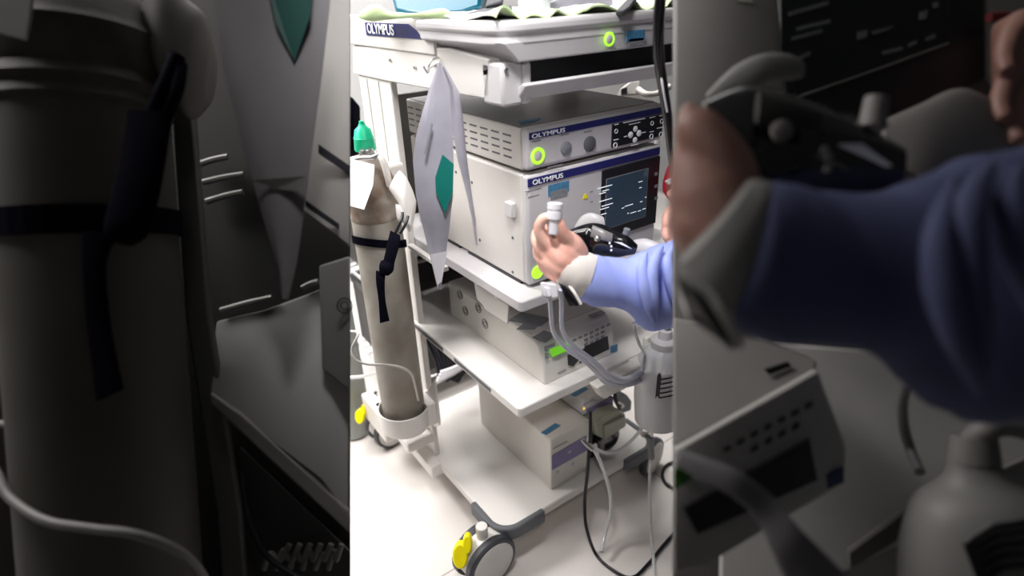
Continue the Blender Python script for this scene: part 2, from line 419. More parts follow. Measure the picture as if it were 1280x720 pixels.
# ------------------------------------------------------------------ gas cylinder on the cart
def vcyl(name, label, cx, cy, z0, z1, r, m1, m2, lean=(0, 0)):
    t = thing(name, (cx, cy, z0), label, 'gas cylinder')
    L = z1-z0; ax = Vector((lean[0], lean[1], 1)).normalized()
    b = Vector((cx, cy, z0))
    MB().lathe(b, ax, [(0, r*.8), (.004, r*.93), (.015, r), (L*.80, r), (L*.80+.001, r)], 48).build('body', m1, t, smooth=True)
    prof = [(0, r*1.0)]
    for k in range(6): prof += [(.006+k*.014, r*1.025), (.012+k*.014, r*.985)]
    h = L*.20
    prof = [(0, r*1.001), (.004, r*1.03), (.012, r*1.0), (h*.22, r*.99), (h*.27, r*1.03), (h*.36, r*1.05), (h*.42, r*1.0), (h*.55, r*.95), (h*.7, r*.8), (h*.85, r*.55), (h*.95, r*.33), (h, r*.3)]
    MB().lathe(b+ax*L*.80, ax, prof, 48).build('shoulder', m2, t, smooth=True)
    return t, b+ax*L, ax
cyl_t, top, cax = vcyl('gas_cylinder', 'worn grey gas cylinder with a green cap, strapped upright to the cart column', cx, cy, .338, 1.135, .061, M['cyl'], M['rust'])
MB().lathe(top-cax*.01, cax, [(0, .018), (.012, .018), (.02, .014)]).build('valve_body', M['steel'], cyl_t, smooth=True)
cc = on(457, 188, 'x', -.140)
MB().lathe(cc, (0, 0, 1), [(0, .024), (.004, .026), (.028, .0235), (.031, .0245), (.034, .0225), (.050, .019), (.058, .010), (.066, .006), (.070, .006)]).build('valve_cap', M['green'], cyl_t, smooth=True)
MB().tube([C(466, 199, 1.40), C(474, 196, 1.38), C(480, 205, 1.38), C(484, 218, 1.39), C(487, 232, 1.41)], [.004, .006, .008, .008, .007]).build('regulator_arm', M['casing'], cyl_t, smooth=True)
MB().tube([C(438, 203, 1.42), C(452, 198, 1.39), C(466, 197, 1.38), C(474, 193, 1.38)], .006).build('valve_spindle', M['steel'], cyl_t, smooth=True)
# paper tag folded over the cylinder's neck
q = [C(*k) for k in ((425, 195, 1.36), (468, 206, 1.335), (466, 232, 1.32), (455, 262, 1.315), (425, 254, 1.33))]
tag(MB().prism(q, FW*.0015).build('paper_tag', M['paper'], None, 0), 'white paper tag hanging over the neck of the strapped gas cylinder', 'tag')
# white collar clamp gripping the neck
ct = MB().sleeve([(500, 213, 486, 236, 1.37), (508, 222, 502, 262, 1.36), (515, 236, 508, 285, 1.37), (520, 250, 513, 290, 1.38)], .5).sleeve([(495, 255, 497, 275, 1.35), (505, 258, 505, 280, 1.36), (515, 260, 515, 286, 1.37)], .5)
tag(ct.build('collar_clamp', M['white'], None, smooth=True), 'white plastic collar clamp joining the gas cylinder to the column', 'clamp')

# strap around the cylinder
st = thing('cylinder_strap', (cx, cy, .95), 'black webbing strap with buckle around the worn grey gas cylinder on the cart', 'strap')
rg = []
for k in range(37):
    a = math.radians(-200+k*300/36)
    zz = .905-.018*math.sin(math.radians(k*10))
    p = Vector((cx+math.cos(a)*.0635, cy+math.sin(a)*.0635, zz+.045*math.cos(a+2.4)))
    n_ = Vector((math.cos(a), math.sin(a), 0))
    rg.append([p+Vector((0, 0, .010)), p+n_*.003+Vector((0, 0, .010)), p+n_*.003-Vector((0, 0, .010)), p-Vector((0, 0, .010))])
MB().rings(rg).build('loop', M['strap'], st)
MB().sleeve([(488, 288, 500, 294, 1.33), (485, 300, 500, 304, 1.325), (481, 318, 494, 326, 1.325), (478, 330, 490, 340, 1.33)], .35).build('buckle', M['strap'], st, smooth=True)
MB().sleeve([(470, 338, 482, 341, 1.335), (470, 352, 481, 354, 1.335), (473, 375, 482, 376, 1.345), (475, 404, 487, 401, 1.36)], .25).build('tail', M['strap'], st, smooth=True)
MB().sleeve([(476, 326, 493, 322, 1.33), (474, 332, 492, 338, 1.325), (474, 342, 485, 345, 1.33)], .4).build('tension_clip', M['strap'], st, smooth=True)
MB().tube([C(494, 292, 1.33), C(500, 278, 1.33), C(503, 270, 1.335), (C(503, 266, 1.34))], .0035).tube([C(500, 292, 1.33), C(507, 280, 1.33), C(510, 270, 1.335)], .0035).build('hook', M['black'], st, smooth=True)

# thinner gas cylinder standing behind, on the floor
c2, top2, ax2 = vcyl('gas_cylinder', 'plain grey-green gas cylinder standing on the floor behind the strapped one', -.168, .90, 0, 1.02, .066, M['cyl2'], M['cyl2'])
MB().lathe(top2-ax2*.01, ax2, [(0, .02), (.05, .02), (.06, .012)]).build('valve_body', M['steel'], c2, smooth=True)

# ------------------------------------------------------------------ document wallet hanging on the hook
dw = thing('document_wallet', C(549, 80, 1.1), 'clear plastic wallet of papers hanging from the hook on the cart side', 'wallet')
def sheet(pts, th=.0025): return MB().prism([C(*k) for k in pts], FW*th)
def curved(name, L, Rr, m_, par, th=.003):     # L,R outlines (px,py,t) from the top down
    rg = []
    for (a, b) in zip(L, Rr):
        A, B = C(*a), C(*b); Mx = (A+B)/2-FW*.012
        rg.append([A, (A+Mx)/2-FW*.003, Mx, (B+Mx)/2-FW*.003, B, B+FW*th, (B+Mx)/2+FW*(th-.003), Mx+FW*th, (A+Mx)/2+FW*(th-.003), A+FW*th])
    return MB().rings(rg).build(name, m_, par, smooth=True)
T = 1.215
curved('front_sheet', [(548, 80, 1.11), (536, 112, 1.13), (521, 165, 1.16), (516, 200, 1.18), (520, 245, 1.2), (530, 290, 1.23), (541, 335, 1.27), (547, 360, 1.29)],
       [(552, 80, 1.11), (562, 110, 1.13), (566, 165, 1.16), (567, 200, 1.18), (566, 245, 1.2), (561, 290, 1.23), (555, 335, 1.27), (551, 362, 1.29)], M['film'], dw)
curved('rear_sheet', [(552, 86, 1.125), (560, 108, 1.145), (563, 150, 1.17), (572, 200, 1.2), (584, 245, 1.23), (590, 275, 1.25), (594, 305, 1.27)],
       [(558, 86, 1.125), (574, 115, 1.145), (579, 150, 1.17), (584, 200, 1.2), (590, 245, 1.23), (595, 275, 1.25), (597, 308, 1.27)], M['film'], dw)
MB().prism([C(*k) for k in ((553, 193, 1.155), (567, 205, 1.165), (566, 240, 1.185), (556, 267, 1.2), (545, 240, 1.18), (544, 222, 1.17))], FW*.003).build('teal_card', M['teal'], dw)
MB().prism([C(*k) for k in ((539, 153, 1.132), (541, 155, 1.132), (532, 193, 1.15), (530, 191, 1.15))], FW*.002).build('black_label', M['greyprint'], dw)
MB().prism([C(*k) for k in ((538, 318, 1.228), (559, 314, 1.228), (552, 352, 1.258), (547, 356, 1.262))], FW*.002).build('folded_corner', M['paper'], dw)
MB().tube([hk+Vector((-.028, 0, -.02)), C(549, 78, 1.115), C(550, 88, 1.12)], .0015).build('tie', M['paper'], dw)

# ------------------------------------------------------------------ upper device (light source)
W = .382
def casebox(par, x0, x1, y0, y1, z0, z1, m1, name='case', bev=.006): return MB().box(x0, x1, y0, y1, z0, z1).build(name, m1, par, bev, seg=3)
U0, U1 = 1.150, 1.232
ud = thing('light_source_unit', (W/2, .22, U0), 'slim grey device with round sockets and black key panel, stacked above the touchscreen box', 'medical device')
casebox(ud, 0, W, .012, .50, U0, U1, M['casing'], bev=.004)
fp = MB().box(0, W+.002, -.004, .014, U0+.001, U1).build('front_panel', M['silver'], ud, .010, seg=4)
MB().box(.004, W-.004, .02, .49, U1-.001, U1+.002).build('lid', M['lid'], ud, .002)
a = on(660, 170, 'y', -.005); 
MB().box(.008, W-.006, -.006, -.003, U1-.020, U1-.007).build('name_band', M['navy'], ud, .0006)
lettering(ud, 'brand_lettering', 'OLYMPUS', M['print'], (.012, -.006, U1-.0175), .082, 0, .0085)
disc(ud, 'power_ring', M['lime'], 672, 195, -.004, .0165, .004, .0105)
disc(ud, 'power_button', M['silver'], 672, 195, -.004, .010, .003)
disc(ud, 'socket', M['stickergrey'], 707, 185, -.004, .0135, .004)
disc(ud, 'socket', M['rubber'], 736.5, 179.5, -.004, .0155, .005)
for p0, p1 in (((701, 167), (711, 169)), ((730, 163), (740, 165)), ((665, 175), (676, 177)), ((684, 206), (703, 209))):
    dash(ud, 'caption', M['greyprint'], p0, p1, -.0045, .0020)
kp0, kp1 = on(764, 173, 'y', -.004), on(831, 158, 'y', -.004)
kp = MB().box(kp0.x, W-.002, -.0065, -.003, U0+.010, U1-.022).build('key_panel', M['black'], ud, .003)
for px, py, r in ((794, 161, .0062), (788, 168.5, .0068), (798.5, 166.5, .0068), (793.5, 175, .0062)):
    disc(ud, 'key', M['print'], px, py, -.0065, r, .002)
for px, py, r in ((769, 181.5, .006), (814, 170.5, .006), (826, 168, .006), (770, 164, .005), (815, 154, .005), (827, 151.5, .0055)):
    disc(ud, 'key_outline', M['print'], px, py, -.0065, r, .0015, r*.7)
for p0, p1 in (((779, 152), (806, 149.5)), ((786, 155), (800, 153.5)), ((768, 156), (773, 155)), ((767, 175), (773, 174)), ((780, 171), (784, 170)), ((802, 166), (807, 165)), ((789, 182), (798, 180)), ((812, 147), (819, 146)), ((824, 145), (828, 144)), ((812, 165), (817, 164)), ((821, 160), (829, 159))):
    dash(ud, 'key_caption', M['print'], p0, p1, -.0065, .0020)
vs = MB()
for c in range(11):
    y = .045+c*.042
    for rr in range(4):
        z = U0+.018+rr*.0145
        vs.box(-.0006, .001, y, y+.028, z, z+.0035)
vs.build('vent_slots', M['rubber'], ud)
q = [on(*k, 'z', U1+.0025) for k in ((648, 152), (676, 148), (672, 151), (650, 155))]
MB().prism(q, (0, 0, .001)).build('asset_sticker', M['sticker'], ud)
MB().box(.02, .05, .09, .12, U0-.008, U0).box(.32, .35, .09, .12, U0-.008, U0).box(.02, .05, .40, .43, U0-.008, U0).build('feet', M['rubber'], ud)

# ------------------------------------------------------------------ video processor with touchscreen
P0, P1 = .900, 1.1415
vp = thing('video_processor', (W/2, .25, P0), 'large grey video processor box with a dark touchscreen, on the cart device shelf', 'medical device')
casebox(vp, 0, W, .012, .50, P0, P1, M['casing'], bev=.006)
MB().box(-.001, W+.001, -.003, .014, P0, P1).build('front_panel', M['silver'], vp, .008, seg=4)
MB().box(.003, W-.004, -.0052, -.002, P1-.0225, P1-.006).build('name_band', M['navy'], vp, .0006)
lettering(vp, 'brand_lettering', 'OLYMPUS', M['print'], (.012, -.0052, P1-.019), .078, 0, .010)
MB().box(.200, W-.002, -.007, -.002, P1-.19, P1-.026).build('screen_bezel', M['black'], vp, .004)
scr = MB().box(.212, .340, -.0085, -.006, P1-.163, P1-.048).build('touchscreen', M['screen'], vp, .001)
MB().box(.2105, .3415, -.0078, -.0065, P1-.1645, P1-.0465).build('screen_edge', M['greyprint'], vp)
for p0, p1 in (((747, 235), (765, 232)), ((753, 239), (761, 237)), ((749, 243), (757, 240)), ((749, 252), (765, 248)), ((752, 258), (766, 254)), ((750, 262), (761, 259)), ((751, 269), (758, 266)),
               ((798, 228), (803, 226)), ((799, 236), (802, 233)), ((781, 258), (791, 255)), ((777, 262), (780, 258)), ((800, 254), (803, 250)), ((784, 268), (786, 265)), ((788, 267), (795, 264)), ((797, 265), (801, 262)), ((803, 262), (807, 260)), ((806, 248), (808, 245))):
    dash(vp, 'screen_text', M['glyph'], p0, p1, -.0085, .0015)
for py in (217, 232, 247): front(vp, 'side_key', M['stickergrey'], (818, py+3), (822, py-2), -.007, .001)
front(vp, 'blue_sticker', M['sticker'], (685, 232), (711, 239), -.003, .001)
front(vp, 'grey_sticker', M['stickergrey'], (688, 240), (709, 244), -.003, .0012)
for p0, p1 in (((656, 239), (676, 236)), ((660, 246), (674, 244)), ((730, 250), (735, 247)), ((737, 242), (741, 237)), ((738, 253), (741, 251))):
    dash(vp, 'caption', M['greyprint'], p0, p1, -.003, .0018)
t0 = [on(*k, 'y', -.0035) for k in ((728, 249), (732, 241), (735.5, 248))]
MB().prism(t0, (0, .001, 0)).build('warning_triangle', M['yellow'], vp)
disc(vp, 'power_ring', M['lime'], 671.5, 340, -.003, .015, .004, .0095)
disc(vp, 'power_button', M['lime'], 671.5, 340, -.003, .009, .003)
MB().box(.002, .36, .03, .25, P0-.0065, P0-.0002).box(.002, .36, .29, .46, P0-.0065, P0-.0002).build('gap_shade_strips', M['black'], vp)  # black strips that paint the gap under the case dark
MB().box(-.012, .001, .035, .062, 1.045, 1.078).build('side_latch', M['silver'], vp, .003)
for q in ((590, 228), (641, 297), (641, 340), (570, 215), (600, 300)):
    c = on(*q, 'x', 0); MB().lathe(c, (-1, 0, 0), [(0, .0035), (.0015, .003)], 12).build('screw', M['rubber'], vp)

# ------------------------------------------------------------------ recorder on the middle shelf
R0, R1 = .630, .738
rc = thing('image_recorder', (.14, .2, R0), 'off-white recorder with green display and black slots, on the cart middle shelf', 'medical device')
x0, x1 = .034, .256
bd = MB(); prof = [(-.008, R0), (.43, R0), (.43, R1), (.035, R1), (.014, R1-.008), (-.004, R0+.06)]
bd.prism([(x0, y, z) for y, z in prof], (x1-x0, 0, 0)); bd.build('case', M['cream'], rc, .004)
MB().box(x0+.008, x1-.008, .05, .42, R1, R1+.0015).build('top_plate', M['casing'], rc)
def slant(px, py): # point on the recorder's front
    return on(px, py, 'y', -.007)
def rq(name, m_, pts, dep=.0025, par=rc):
    return MB().prism([slant(*k) for k in pts], (0, -dep, 0)).build(name, m_, par)
rq('display', M['lcd'], ((687, 437), (711, 428), (713, 436), (690, 446)), .002)
rq('disc_slot', M['black'], ((709, 444), (732, 435), (731, 440), (716, 458), (710, 456)), .002)
rq('disc_slot', M['black'], ((731, 433), (759, 420), (761, 436), (724, 454)), .002)
rq('blue_sticker', M['sticker'], ((763, 433), (771, 430), (771, 438), (763, 441)))
rq('maker_caption', M['greyprint'], ((680, 433), (693, 428), (693, 432), (680, 437)))
for k in range(3): rq('caption', M['greyprint'], ((681, 438+4*k), (685, 436.5+4*k), (685, 438+4*k), (681, 439.5+4*k)))
for k in range(7):
    for j in range(3):
        px, py = 716+k*7, 424-k*3.1+j*6
        if j == 0 or 1 < k < 6: rq('key', M['stickergrey'], ((px, py), (px+4, py-1.8), (px+4, py+.7), (px, py+2.5)))
rq('seam', M['stickergrey'], ((697, 466), (707, 461), (707, 462), (697, 467)))
for (px, py) in ((575, 368), (582, 388.5), (598, 385), (606.5, 404.5)):
    c = on(px, py, 'x', x0)
    for rr in (.0135, .0075):
        n = 24; rg = [[Vector((c.x-dx, c.y+r_*math.cos(2*math.pi*k/n), c.z+r_*math.sin(2*math.pi*k/n))) for k in range(n)] for dx, r_ in ((0, rr), (.0012, rr), (.0012, rr-.0013), (0, rr-.0013))]
        MB().rings(rg, closed=True).build('vent_ring', M['black'], rc)
for pts in (((634, 401), (652, 390), (690, 398), (676, 408)), ((645, 412), (660, 400), (676, 405), (668, 412)), ((665, 422), (680, 413), (695, 418), (682, 428)), ((735, 394), (752, 388), (757, 391), (740, 397))):
    MB().prism([on(*k, 'z', R1+.002) for k in pts], (0, 0, .0006)).build('top_label', M['stickergrey'], rc)

# ------------------------------------------------------------------ lower shelf boxes
lbx = thing('flushing_unit', (.21, .3, .146), 'cream box with a violet front stripe on the cart bottom shelf', 'medical device')
casebox(lbx, .137, .284, .101, .484, .146, .334, M['cream'], bev=.005)
quad(lbx, 'violet_panel', M['violet'], ((690, 570), (733, 545), (734, 563), (690, 588)), .101, .002)
a, b = on(691, 567, 'y', .1), on(733, 557, 'y', .1)
for p0, p1 in (((691, 560), (709, 553)), ((692, 610), (715, 603)), ((693, 584), (697, 582)), ((710, 566), (714, 564))):
    dash(lbx, 'caption', M['greyprint'] if p0[1] != 566 else M['print'], p0, p1, .0985, .0022)
disc(lbx, 'key', M['silver'], 697, 590, .1, .006, .002); disc(lbx, 'key', M['silver'], 716, 580, .1, .006, .002)
MB().prism([on(*k, 'z', .3345) for k in ((676, 541), (694, 529), (701, 532), (683, 544))], (0, 0, .0008)).build('asset_sticker', M['sticker'], lbx)

sb = thing('small_control_unit', (.33, .25, .345), 'small grey control box with violet front and amber lamp, on top of the pump', 'medical device')
casebox(sb, .268, .372, .115, .42, .348, .402, M['silver'], bev=.004)
quad(sb, 'violet_panel', M['violet'], ((733, 512), (766, 495), (766, 504), (735, 520)), .115, .0015)
dash(sb, 'caption', M['greyprint'], (729, 506), (742, 500), .114, .002)
disc(sb, 'amber_lamp', mat('amber_lamp', (1, .6, .05), .4, emit=(1, .6, .1), es=1), 730, 510.5, .113, .0035, .002)
MB().prism([on(*k, 'z', .4025) for k in ((713, 494), (730, 483), (735, 486), (719, 496))], (0, 0, .0008)).build('asset_sticker', M['sticker'], sb)
MB().prism([on(*k, 'y', .125) for k in ((770, 486), (784, 494), (790, 502), (789, 513), (778, 517), (772, 505))], (0, .02, 0)).build('side_bracket', M['stickergrey'], sb, .003)

pu = thing('irrigation_pump', (.34, .25, .146), 'black irrigation pump with a grey-green head beside the violet-striped box', 'pump')
casebox(pu, .292, .405, .128, .40, .146, .346, M['black'], bev=.006)
pc0 = on(762, 548, 'y', .10)
MB().lathe((pc0.x, .128, pc0.z-.004), (0, -1, 0), [(0, .046), (.022, .046), (.03, .040), (.03, .001)], 40).build('rotor', M['gloss'], pu, .002, smooth=True)
def pq(pts, y): return [on(*k, 'y', y) for k in pts]
MB().prism(pq(((744, 529), (756, 518), (773, 512), (782, 518), (783, 528), (782, 534), (757, 550), (746, 545)), .078), (0, .05, 0)).build('pump_head', M['olive'], pu, .006, seg=3)
MB().prism(pq(((756, 533), (782, 520), (783, 532), (757, 549)), .070), (0, .01, 0)).build('head_lid', M['olive'], pu, .003)
MB().tube([on(744, 556, 'y', .07), on(747, 568, 'y', .07)], .006).build('tube_end', M['paper'], pu)
MB().lathe(on(773, 504, 'y', .10), (0, -1, 0), [(0, .006), (.02, .006)]).build('knob', M['steel'], pu, smooth=True)

# ------------------------------------------------------------------ endoscope plugged into the processor
es = thing('endoscope', C(760, 300, 1.2), 'glossy black endoscope connector plugged into the processor, held by the blue sleeved person', 'endoscope')
MB().sleeve([(718, 283, 722, 296, 1.23), (727, 270, 738, 291, 1.22), (740, 266, 752, 285, 1.21), (754, 271, 756, 283, 1.21)], .6).build('grey_hood', M['silver'], es, smooth=True)
MB().sleeve([(712, 287, 722, 318, 1.20), (735, 279, 735, 322, 1.18), (752, 280, 752, 322, 1.17), (768, 288, 768, 323, 1.16), (785, 295, 782, 320, 1.15), (797, 306, 793, 318, 1.15)], .7).build('connector_body', M['gloss'], es, smooth=True)
MB().sleeve([(741, 281, 738, 296, 1.14), (755, 287, 751, 300, 1.13), (766, 292, 764, 303, 1.13)], .5).build('air_pipe', M['lid'], es, smooth=True)
MB().lathe(C(746.5, 298, 1.115), -FW, [(0, .006), (.006, .006), (.009, .0045), (.01, .001)], 20).build('screw_cap', M['steel'], es, smooth=True)
MB().tube([C(781, 298, 1.16), C(784, 286, 1.15)], [.007, .006], 16).build('metal_pin', M['stickergrey'], es, smooth=True)
MB().prism([C(768, 302, 1.105), C(777, 303, 1.105), (C(790, 311, 1.105)), C(785, 309, 1.105)], FW*.004).build('painted_glint', M['print'], es)  # painted spike highlight on the glossy connector
for q in ((762, 304), (764, 308), (764, 313)): MB().lathe(C(*q, 1.098), -FW, [(0, .002), (.002, .002), (.003, .001)], 12).build('silver_dot', M['print'], es)
MB().sleeve([(792, 300, 784, 306, 1.2), (806, 298, 800, 318, 1.19), (822, 303, 818, 322, 1.18), (836, 312, 832, 322, 1.18)], .5).build('grey_adapter', M['silver'], es, smooth=True)

# ------------------------------------------------------------------ person: hand, forearm, sleeve
pn = thing('person', C(760, 340, 1.08), 'person in a blue long-sleeved gown reaching in from the right, pinching a white connector', 'person')
mb = MB()
def limb(pts, rs, n=14): mb.tube([C(*q) for q in pts], rs, n, smooth=5)
# forearm, wrist, palm
limb([(850, 356, 1.16), (780, 350, 1.12), (735, 340, 1.09), (712, 333, 1.07)], [.034, .030, .026, .026], 20)
limb([(716, 334, 1.07), (700, 322, 1.055), (687, 308, 1.05)], [.028, .024, .014])
limb([(718, 330, 1.075), (706, 315, 1.055), (697, 302, 1.05)], [.026, .023, .016])
limb([(714, 340, 1.075), (697, 333, 1.06), (682, 322, 1.06)], [.026, .022, .0135])
limb([(712, 342, 1.08), (698, 342, 1.075), (684, 335, 1.075)], [.024, .018, .012])
limb([(722, 318, 1.07), (716, 306, 1.055), (706, 296, 1.045)], [.021, .019, .015])
# web between thumb and index finger
limb([(712, 308, 1.055), (703, 305, 1.05), (693, 306, 1.05)], [.014, .013, .012])
# index finger: out of the knuckle, up, and bent over to the connector
limb([(689, 311, 1.05), (678, 298, 1.04), (674, 284, 1.03), (680, 273, 1.02), (690, 271, 1.015)], [.0135, .0115, .0100, .0092, .0078])
# middle, ring and little fingers curled behind the index
limb([(684, 319, 1.058), (673, 306, 1.06), (671, 292, 1.07), (680, 285, 1.085), (689, 286, 1.08)], [.0135, .0112, .0100, .0092, .008])
limb([(684, 329, 1.066), (674, 319, 1.075), (673, 306, 1.095), (683, 300, 1.105), (691, 302, 1.095)], [.0130, .0108, .0095, .009, .008])
limb([(686, 338, 1.076), (678, 332, 1.09), (678, 320, 1.11), (687, 314, 1.115), (693, 318, 1.105)], [.0115, .0095, .0085, .008, .0072])
# thumb: from the side of the palm up to the connector
limb([(717, 314, 1.062), (710, 301, 1.045), (703, 291, 1.03), (698, 279, 1.02), (694, 272, 1.018)], [.018, .0145, .0118, .0105, .0085])
mb.build('body', M['skin'], pn, remesh=.0026)
MB().prism([C(*k) for k in ((691, 268, 1.004), (696, 267, 1.004), (697, 274, 1.004), (693, 276, 1.004))], FW*.002).build('thumbnail', mat('fingernail', (.85, .55, .47), .3), pn)
MB().sleeve([(721, 312, 694, 351, 1.070), (729, 314, 702, 360, 1.075), (738, 316, 714, 370, 1.085), (746, 319, 728, 374, 1.095)], 1.0, amp=.01).build('cuff', M['cuff'], pn, smooth=True)
slm = MB().sleeve([(733, 321, 715, 366, 1.095), (738, 318, 721, 373, 1.095), (746, 319, 735, 381, 1.10), (765, 322, 760, 384, 1.11), (783, 322, 775, 386, 1.12), (797, 316, 790, 396, 1.13), (812, 311, 800, 407, 1.14),
     (828, 304, 812, 413, 1.15), (850, 298, 842, 412, 1.16), (880, 300, 880, 405, 1.17), (930, 290, 930, 400, 1.2), (985, 270, 990, 395, 1.24)], .95, amp=.030, seed=1.3, n=48)
slm.build('sleeve', M['gown'], pn, smooth=True)
fo = MB()
for pts in (((808, 316, 1.068), (803, 335, 1.055), (806, 360, 1.05), (812, 385, 1.06), (818, 402, 1.08)), ((828, 308, 1.09), (819, 325, 1.06), (815, 345, 1.05), (818, 372, 1.05), (822, 398, 1.07)), ((840, 310, 1.09), (834, 328, 1.06), (838, 350, 1.055), (846, 376, 1.06))):
    fo.tube([C(*q) for q in pts], [.003, .010, .012, .009, .003][:len(pts)], 10)
fo.build('sleeve_fold', M['gown'], pn, smooth=True)
MB().sleeve([(697, 352, 712, 384, 1.065), (703, 354, 721, 383, 1.060), (709, 358, 726, 381, 1.066)], .32).build('wristwatch', M['gloss'], pn, smooth=True)
MB().tube([C(711, 357, 1.055), C(718, 366, 1.05), C(726, 380, 1.055)], .0028).build('watch_rim', M['cuff'], pn, smooth=True)

# second hand, at the right edge, on the far side of the connector
p2 = thing('person', C(842, 280, 1.25), 'person whose bare hand shows at the right edge beside the touchscreen', 'person')
mb = MB()
limb([(870, 300, 1.32), (855, 285, 1.30), (845, 268, 1.29)], [.034, .032, .026], 18)
limb([(845, 268, 1.29), (835, 282, 1.27), (832, 292, 1.255), (835, 300, 1.25)], [.016, .0115, .010, .008])
limb([(848, 260, 1.29), (838, 265, 1.27), (833, 275, 1.26), (833, 284, 1.255)], [.016, .012, .0105, .008])
limb([(850, 280, 1.29), (842, 292, 1.27), (838, 303, 1.255), (842, 310, 1.25)], [.016, .0115, .010, .008])
limb([(856, 290, 1.29), (849, 302, 1.27), (846, 312, 1.26)], [.014, .010, .008])
limb([(850, 256, 1.30), (843, 246, 1.29), (838, 240, 1.28)], [.017, .013, .010])
mb.build('body', M['skin'], p2, remesh=.0028)

# white connector pinched between finger and thumb
vc = thing('tube_connector', C(692, 270, 1.0), 'white plastic connector pinched upright between the finger and thumb', 'connector')
a, b = C(692, 292, 1.022), C(694, 254, 1.008)
ax_ = (b-a).normalized(); L = (b-a).length
MB().lathe(a, ax_, [(0, .0085), (L*.45, .0095), (L*.5, .0125), (L*.74, .0125), (L*.76, .0105), (L*.80, .0105), (L*.82, .0128), (L, .0128), (L+.001, .010)], 28).build('barrel', M['paper'], vc, smooth=True)
MB().tube([C(687, 278, 1.045), C(690, 292, 1.048), C(693, 300, 1.05)], .006).build('metal_pin', M['steel'], vc, smooth=True)

# white valve block below the hand, with twin tubes
vb = thing('valve_block', C(684, 372, 1.06), 'small white valve block hanging just below the hand, twin tubes leaving it', 'valve')
MB().prism([C(*k) for k in ((676, 352, 1.04), (696, 355, 1.04), (699, 372, 1.045), (686, 375, 1.045), (678, 370, 1.045))], FW*.028).build('body', M['paper'], vb, .003)
MB().prism([C(*k) for k in ((680, 358, 1.036), (688, 360, 1.036), (690, 371, 1.037), (684, 372, 1.037))], FW*.006).build('clip', M['paper'], vb, .002)
tb = MB().tube([C(687, 372, 1.06), C(689, 395, 1.09), C(691, 412, 1.12), C(698, 425, 1.15), C(712, 438, 1.18), C(730, 450, 1.22), C(745, 463, 1.28), C(757, 476, 1.34), C(775, 481, 1.42), C(795, 477, 1.5), C(806, 470, 1.55)], [.0042, .0042, .0042, .0045, .0055, .006, .007, .008, .008, .008, .008])
tag(tb.build('tube', M['ribbon'], None, smooth=True), 'frosted tube curving from the left of the valve block over the recorder to the jar', 'tube')
tb = MB().tube([C(701, 362, 1.06), C(702, 385, 1.09), C(702, 405, 1.115), (C(706, 420, 1.14)), C(718, 434, 1.165), C(734, 446, 1.205), C(750, 460, 1.26), C(764, 472, 1.33), C(782, 475, 1.42), C(804, 464, 1.52)], [.0042, .0042, .0042, .0045, .005, .006, .007, .008, .008, .008])
tag(tb.build('tube', M['ribbon'], None, smooth=True), 'frosted tube dropping from under the wristwatch, right of its twin', 'tube')
tb = MB().tube([C(793, 404, 1.3), C(794, 415, 1.35), C(799, 430, 1.42), C(806, 442, 1.5), C(812, 455, 1.55)], .004)
tag(tb.build('tube', M['tubing'], None, smooth=True), 'thin clear tube hanging from below the sleeve into the jar', 'tube')
tb = MB().tube([C(819, 440, 1.50), C(818, 480, 1.53), C(816, 520, 1.60), C(814, 560, 1.68), C(812, 610, 1.72), C(814, 665, 1.72), C(817, 700, 1.66), C(818, 740, 1.6)], .0045)
tag(tb.build('tube', M['tubing'], None, smooth=True), 'clear tube falling straight from the jar past the right wheel to the floor', 'tube')
# small joint on that tube
tag(MB().tube([C(813, 546, 1.655), C(814, 572, 1.69)], [.009, .010]).build('tube_joint', M['stickergrey'], None, smooth=True), 'grey joint on the clear tube in front of the right wheel', 'connector')

# clear jar hanging at the right front of the shelf
jr = thing('collection_jar', on(818, 525, 'y', -.10), 'clear plastic collection jar with a striped label, hanging beside the cart', 'jar')
jc = on(822, 526, 'y', -.10); jz = jc.z; jt = on(822, 424, 'y', -.10).z; H = jt-jz
MB().lathe(jc, (0, 0, 1), [(0, .052), (.006, .060), (H*.30, .066), (H*.62, .068), (H*.74, .062), (H*.85, .045), (H*.90, .030), (H*.91, .030)], 48).build('vessel', M['jar'], jr, smooth=True)
MB().lathe(jc+Vector((0, 0, .008)), (0, 0, 1), [(0, .050), (.004, .056), (H*.42, .061), (H*.44, .055), (H*.46, .02)], 40).build('filling', M['foam'], jr, smooth=True)
MB().lathe(jc+Vector((0, 0, H*.89)), (0, 0, 1), [(0, .034), (.018, .034), (.022, .030), (.024, .018), (.045, .016), (.047, .001)], 32).build('lid', M['silver'], jr, smooth=True)
MB().tube([jc+Vector((.0, 0, H+.01)), jc+Vector((.01, -.01, H+.05)), jc+Vector((.05, -.01, H+.075)), jc+Vector((.10, .0, H+.06))], .007).build('port', M['stickergrey'], jr, smooth=True)
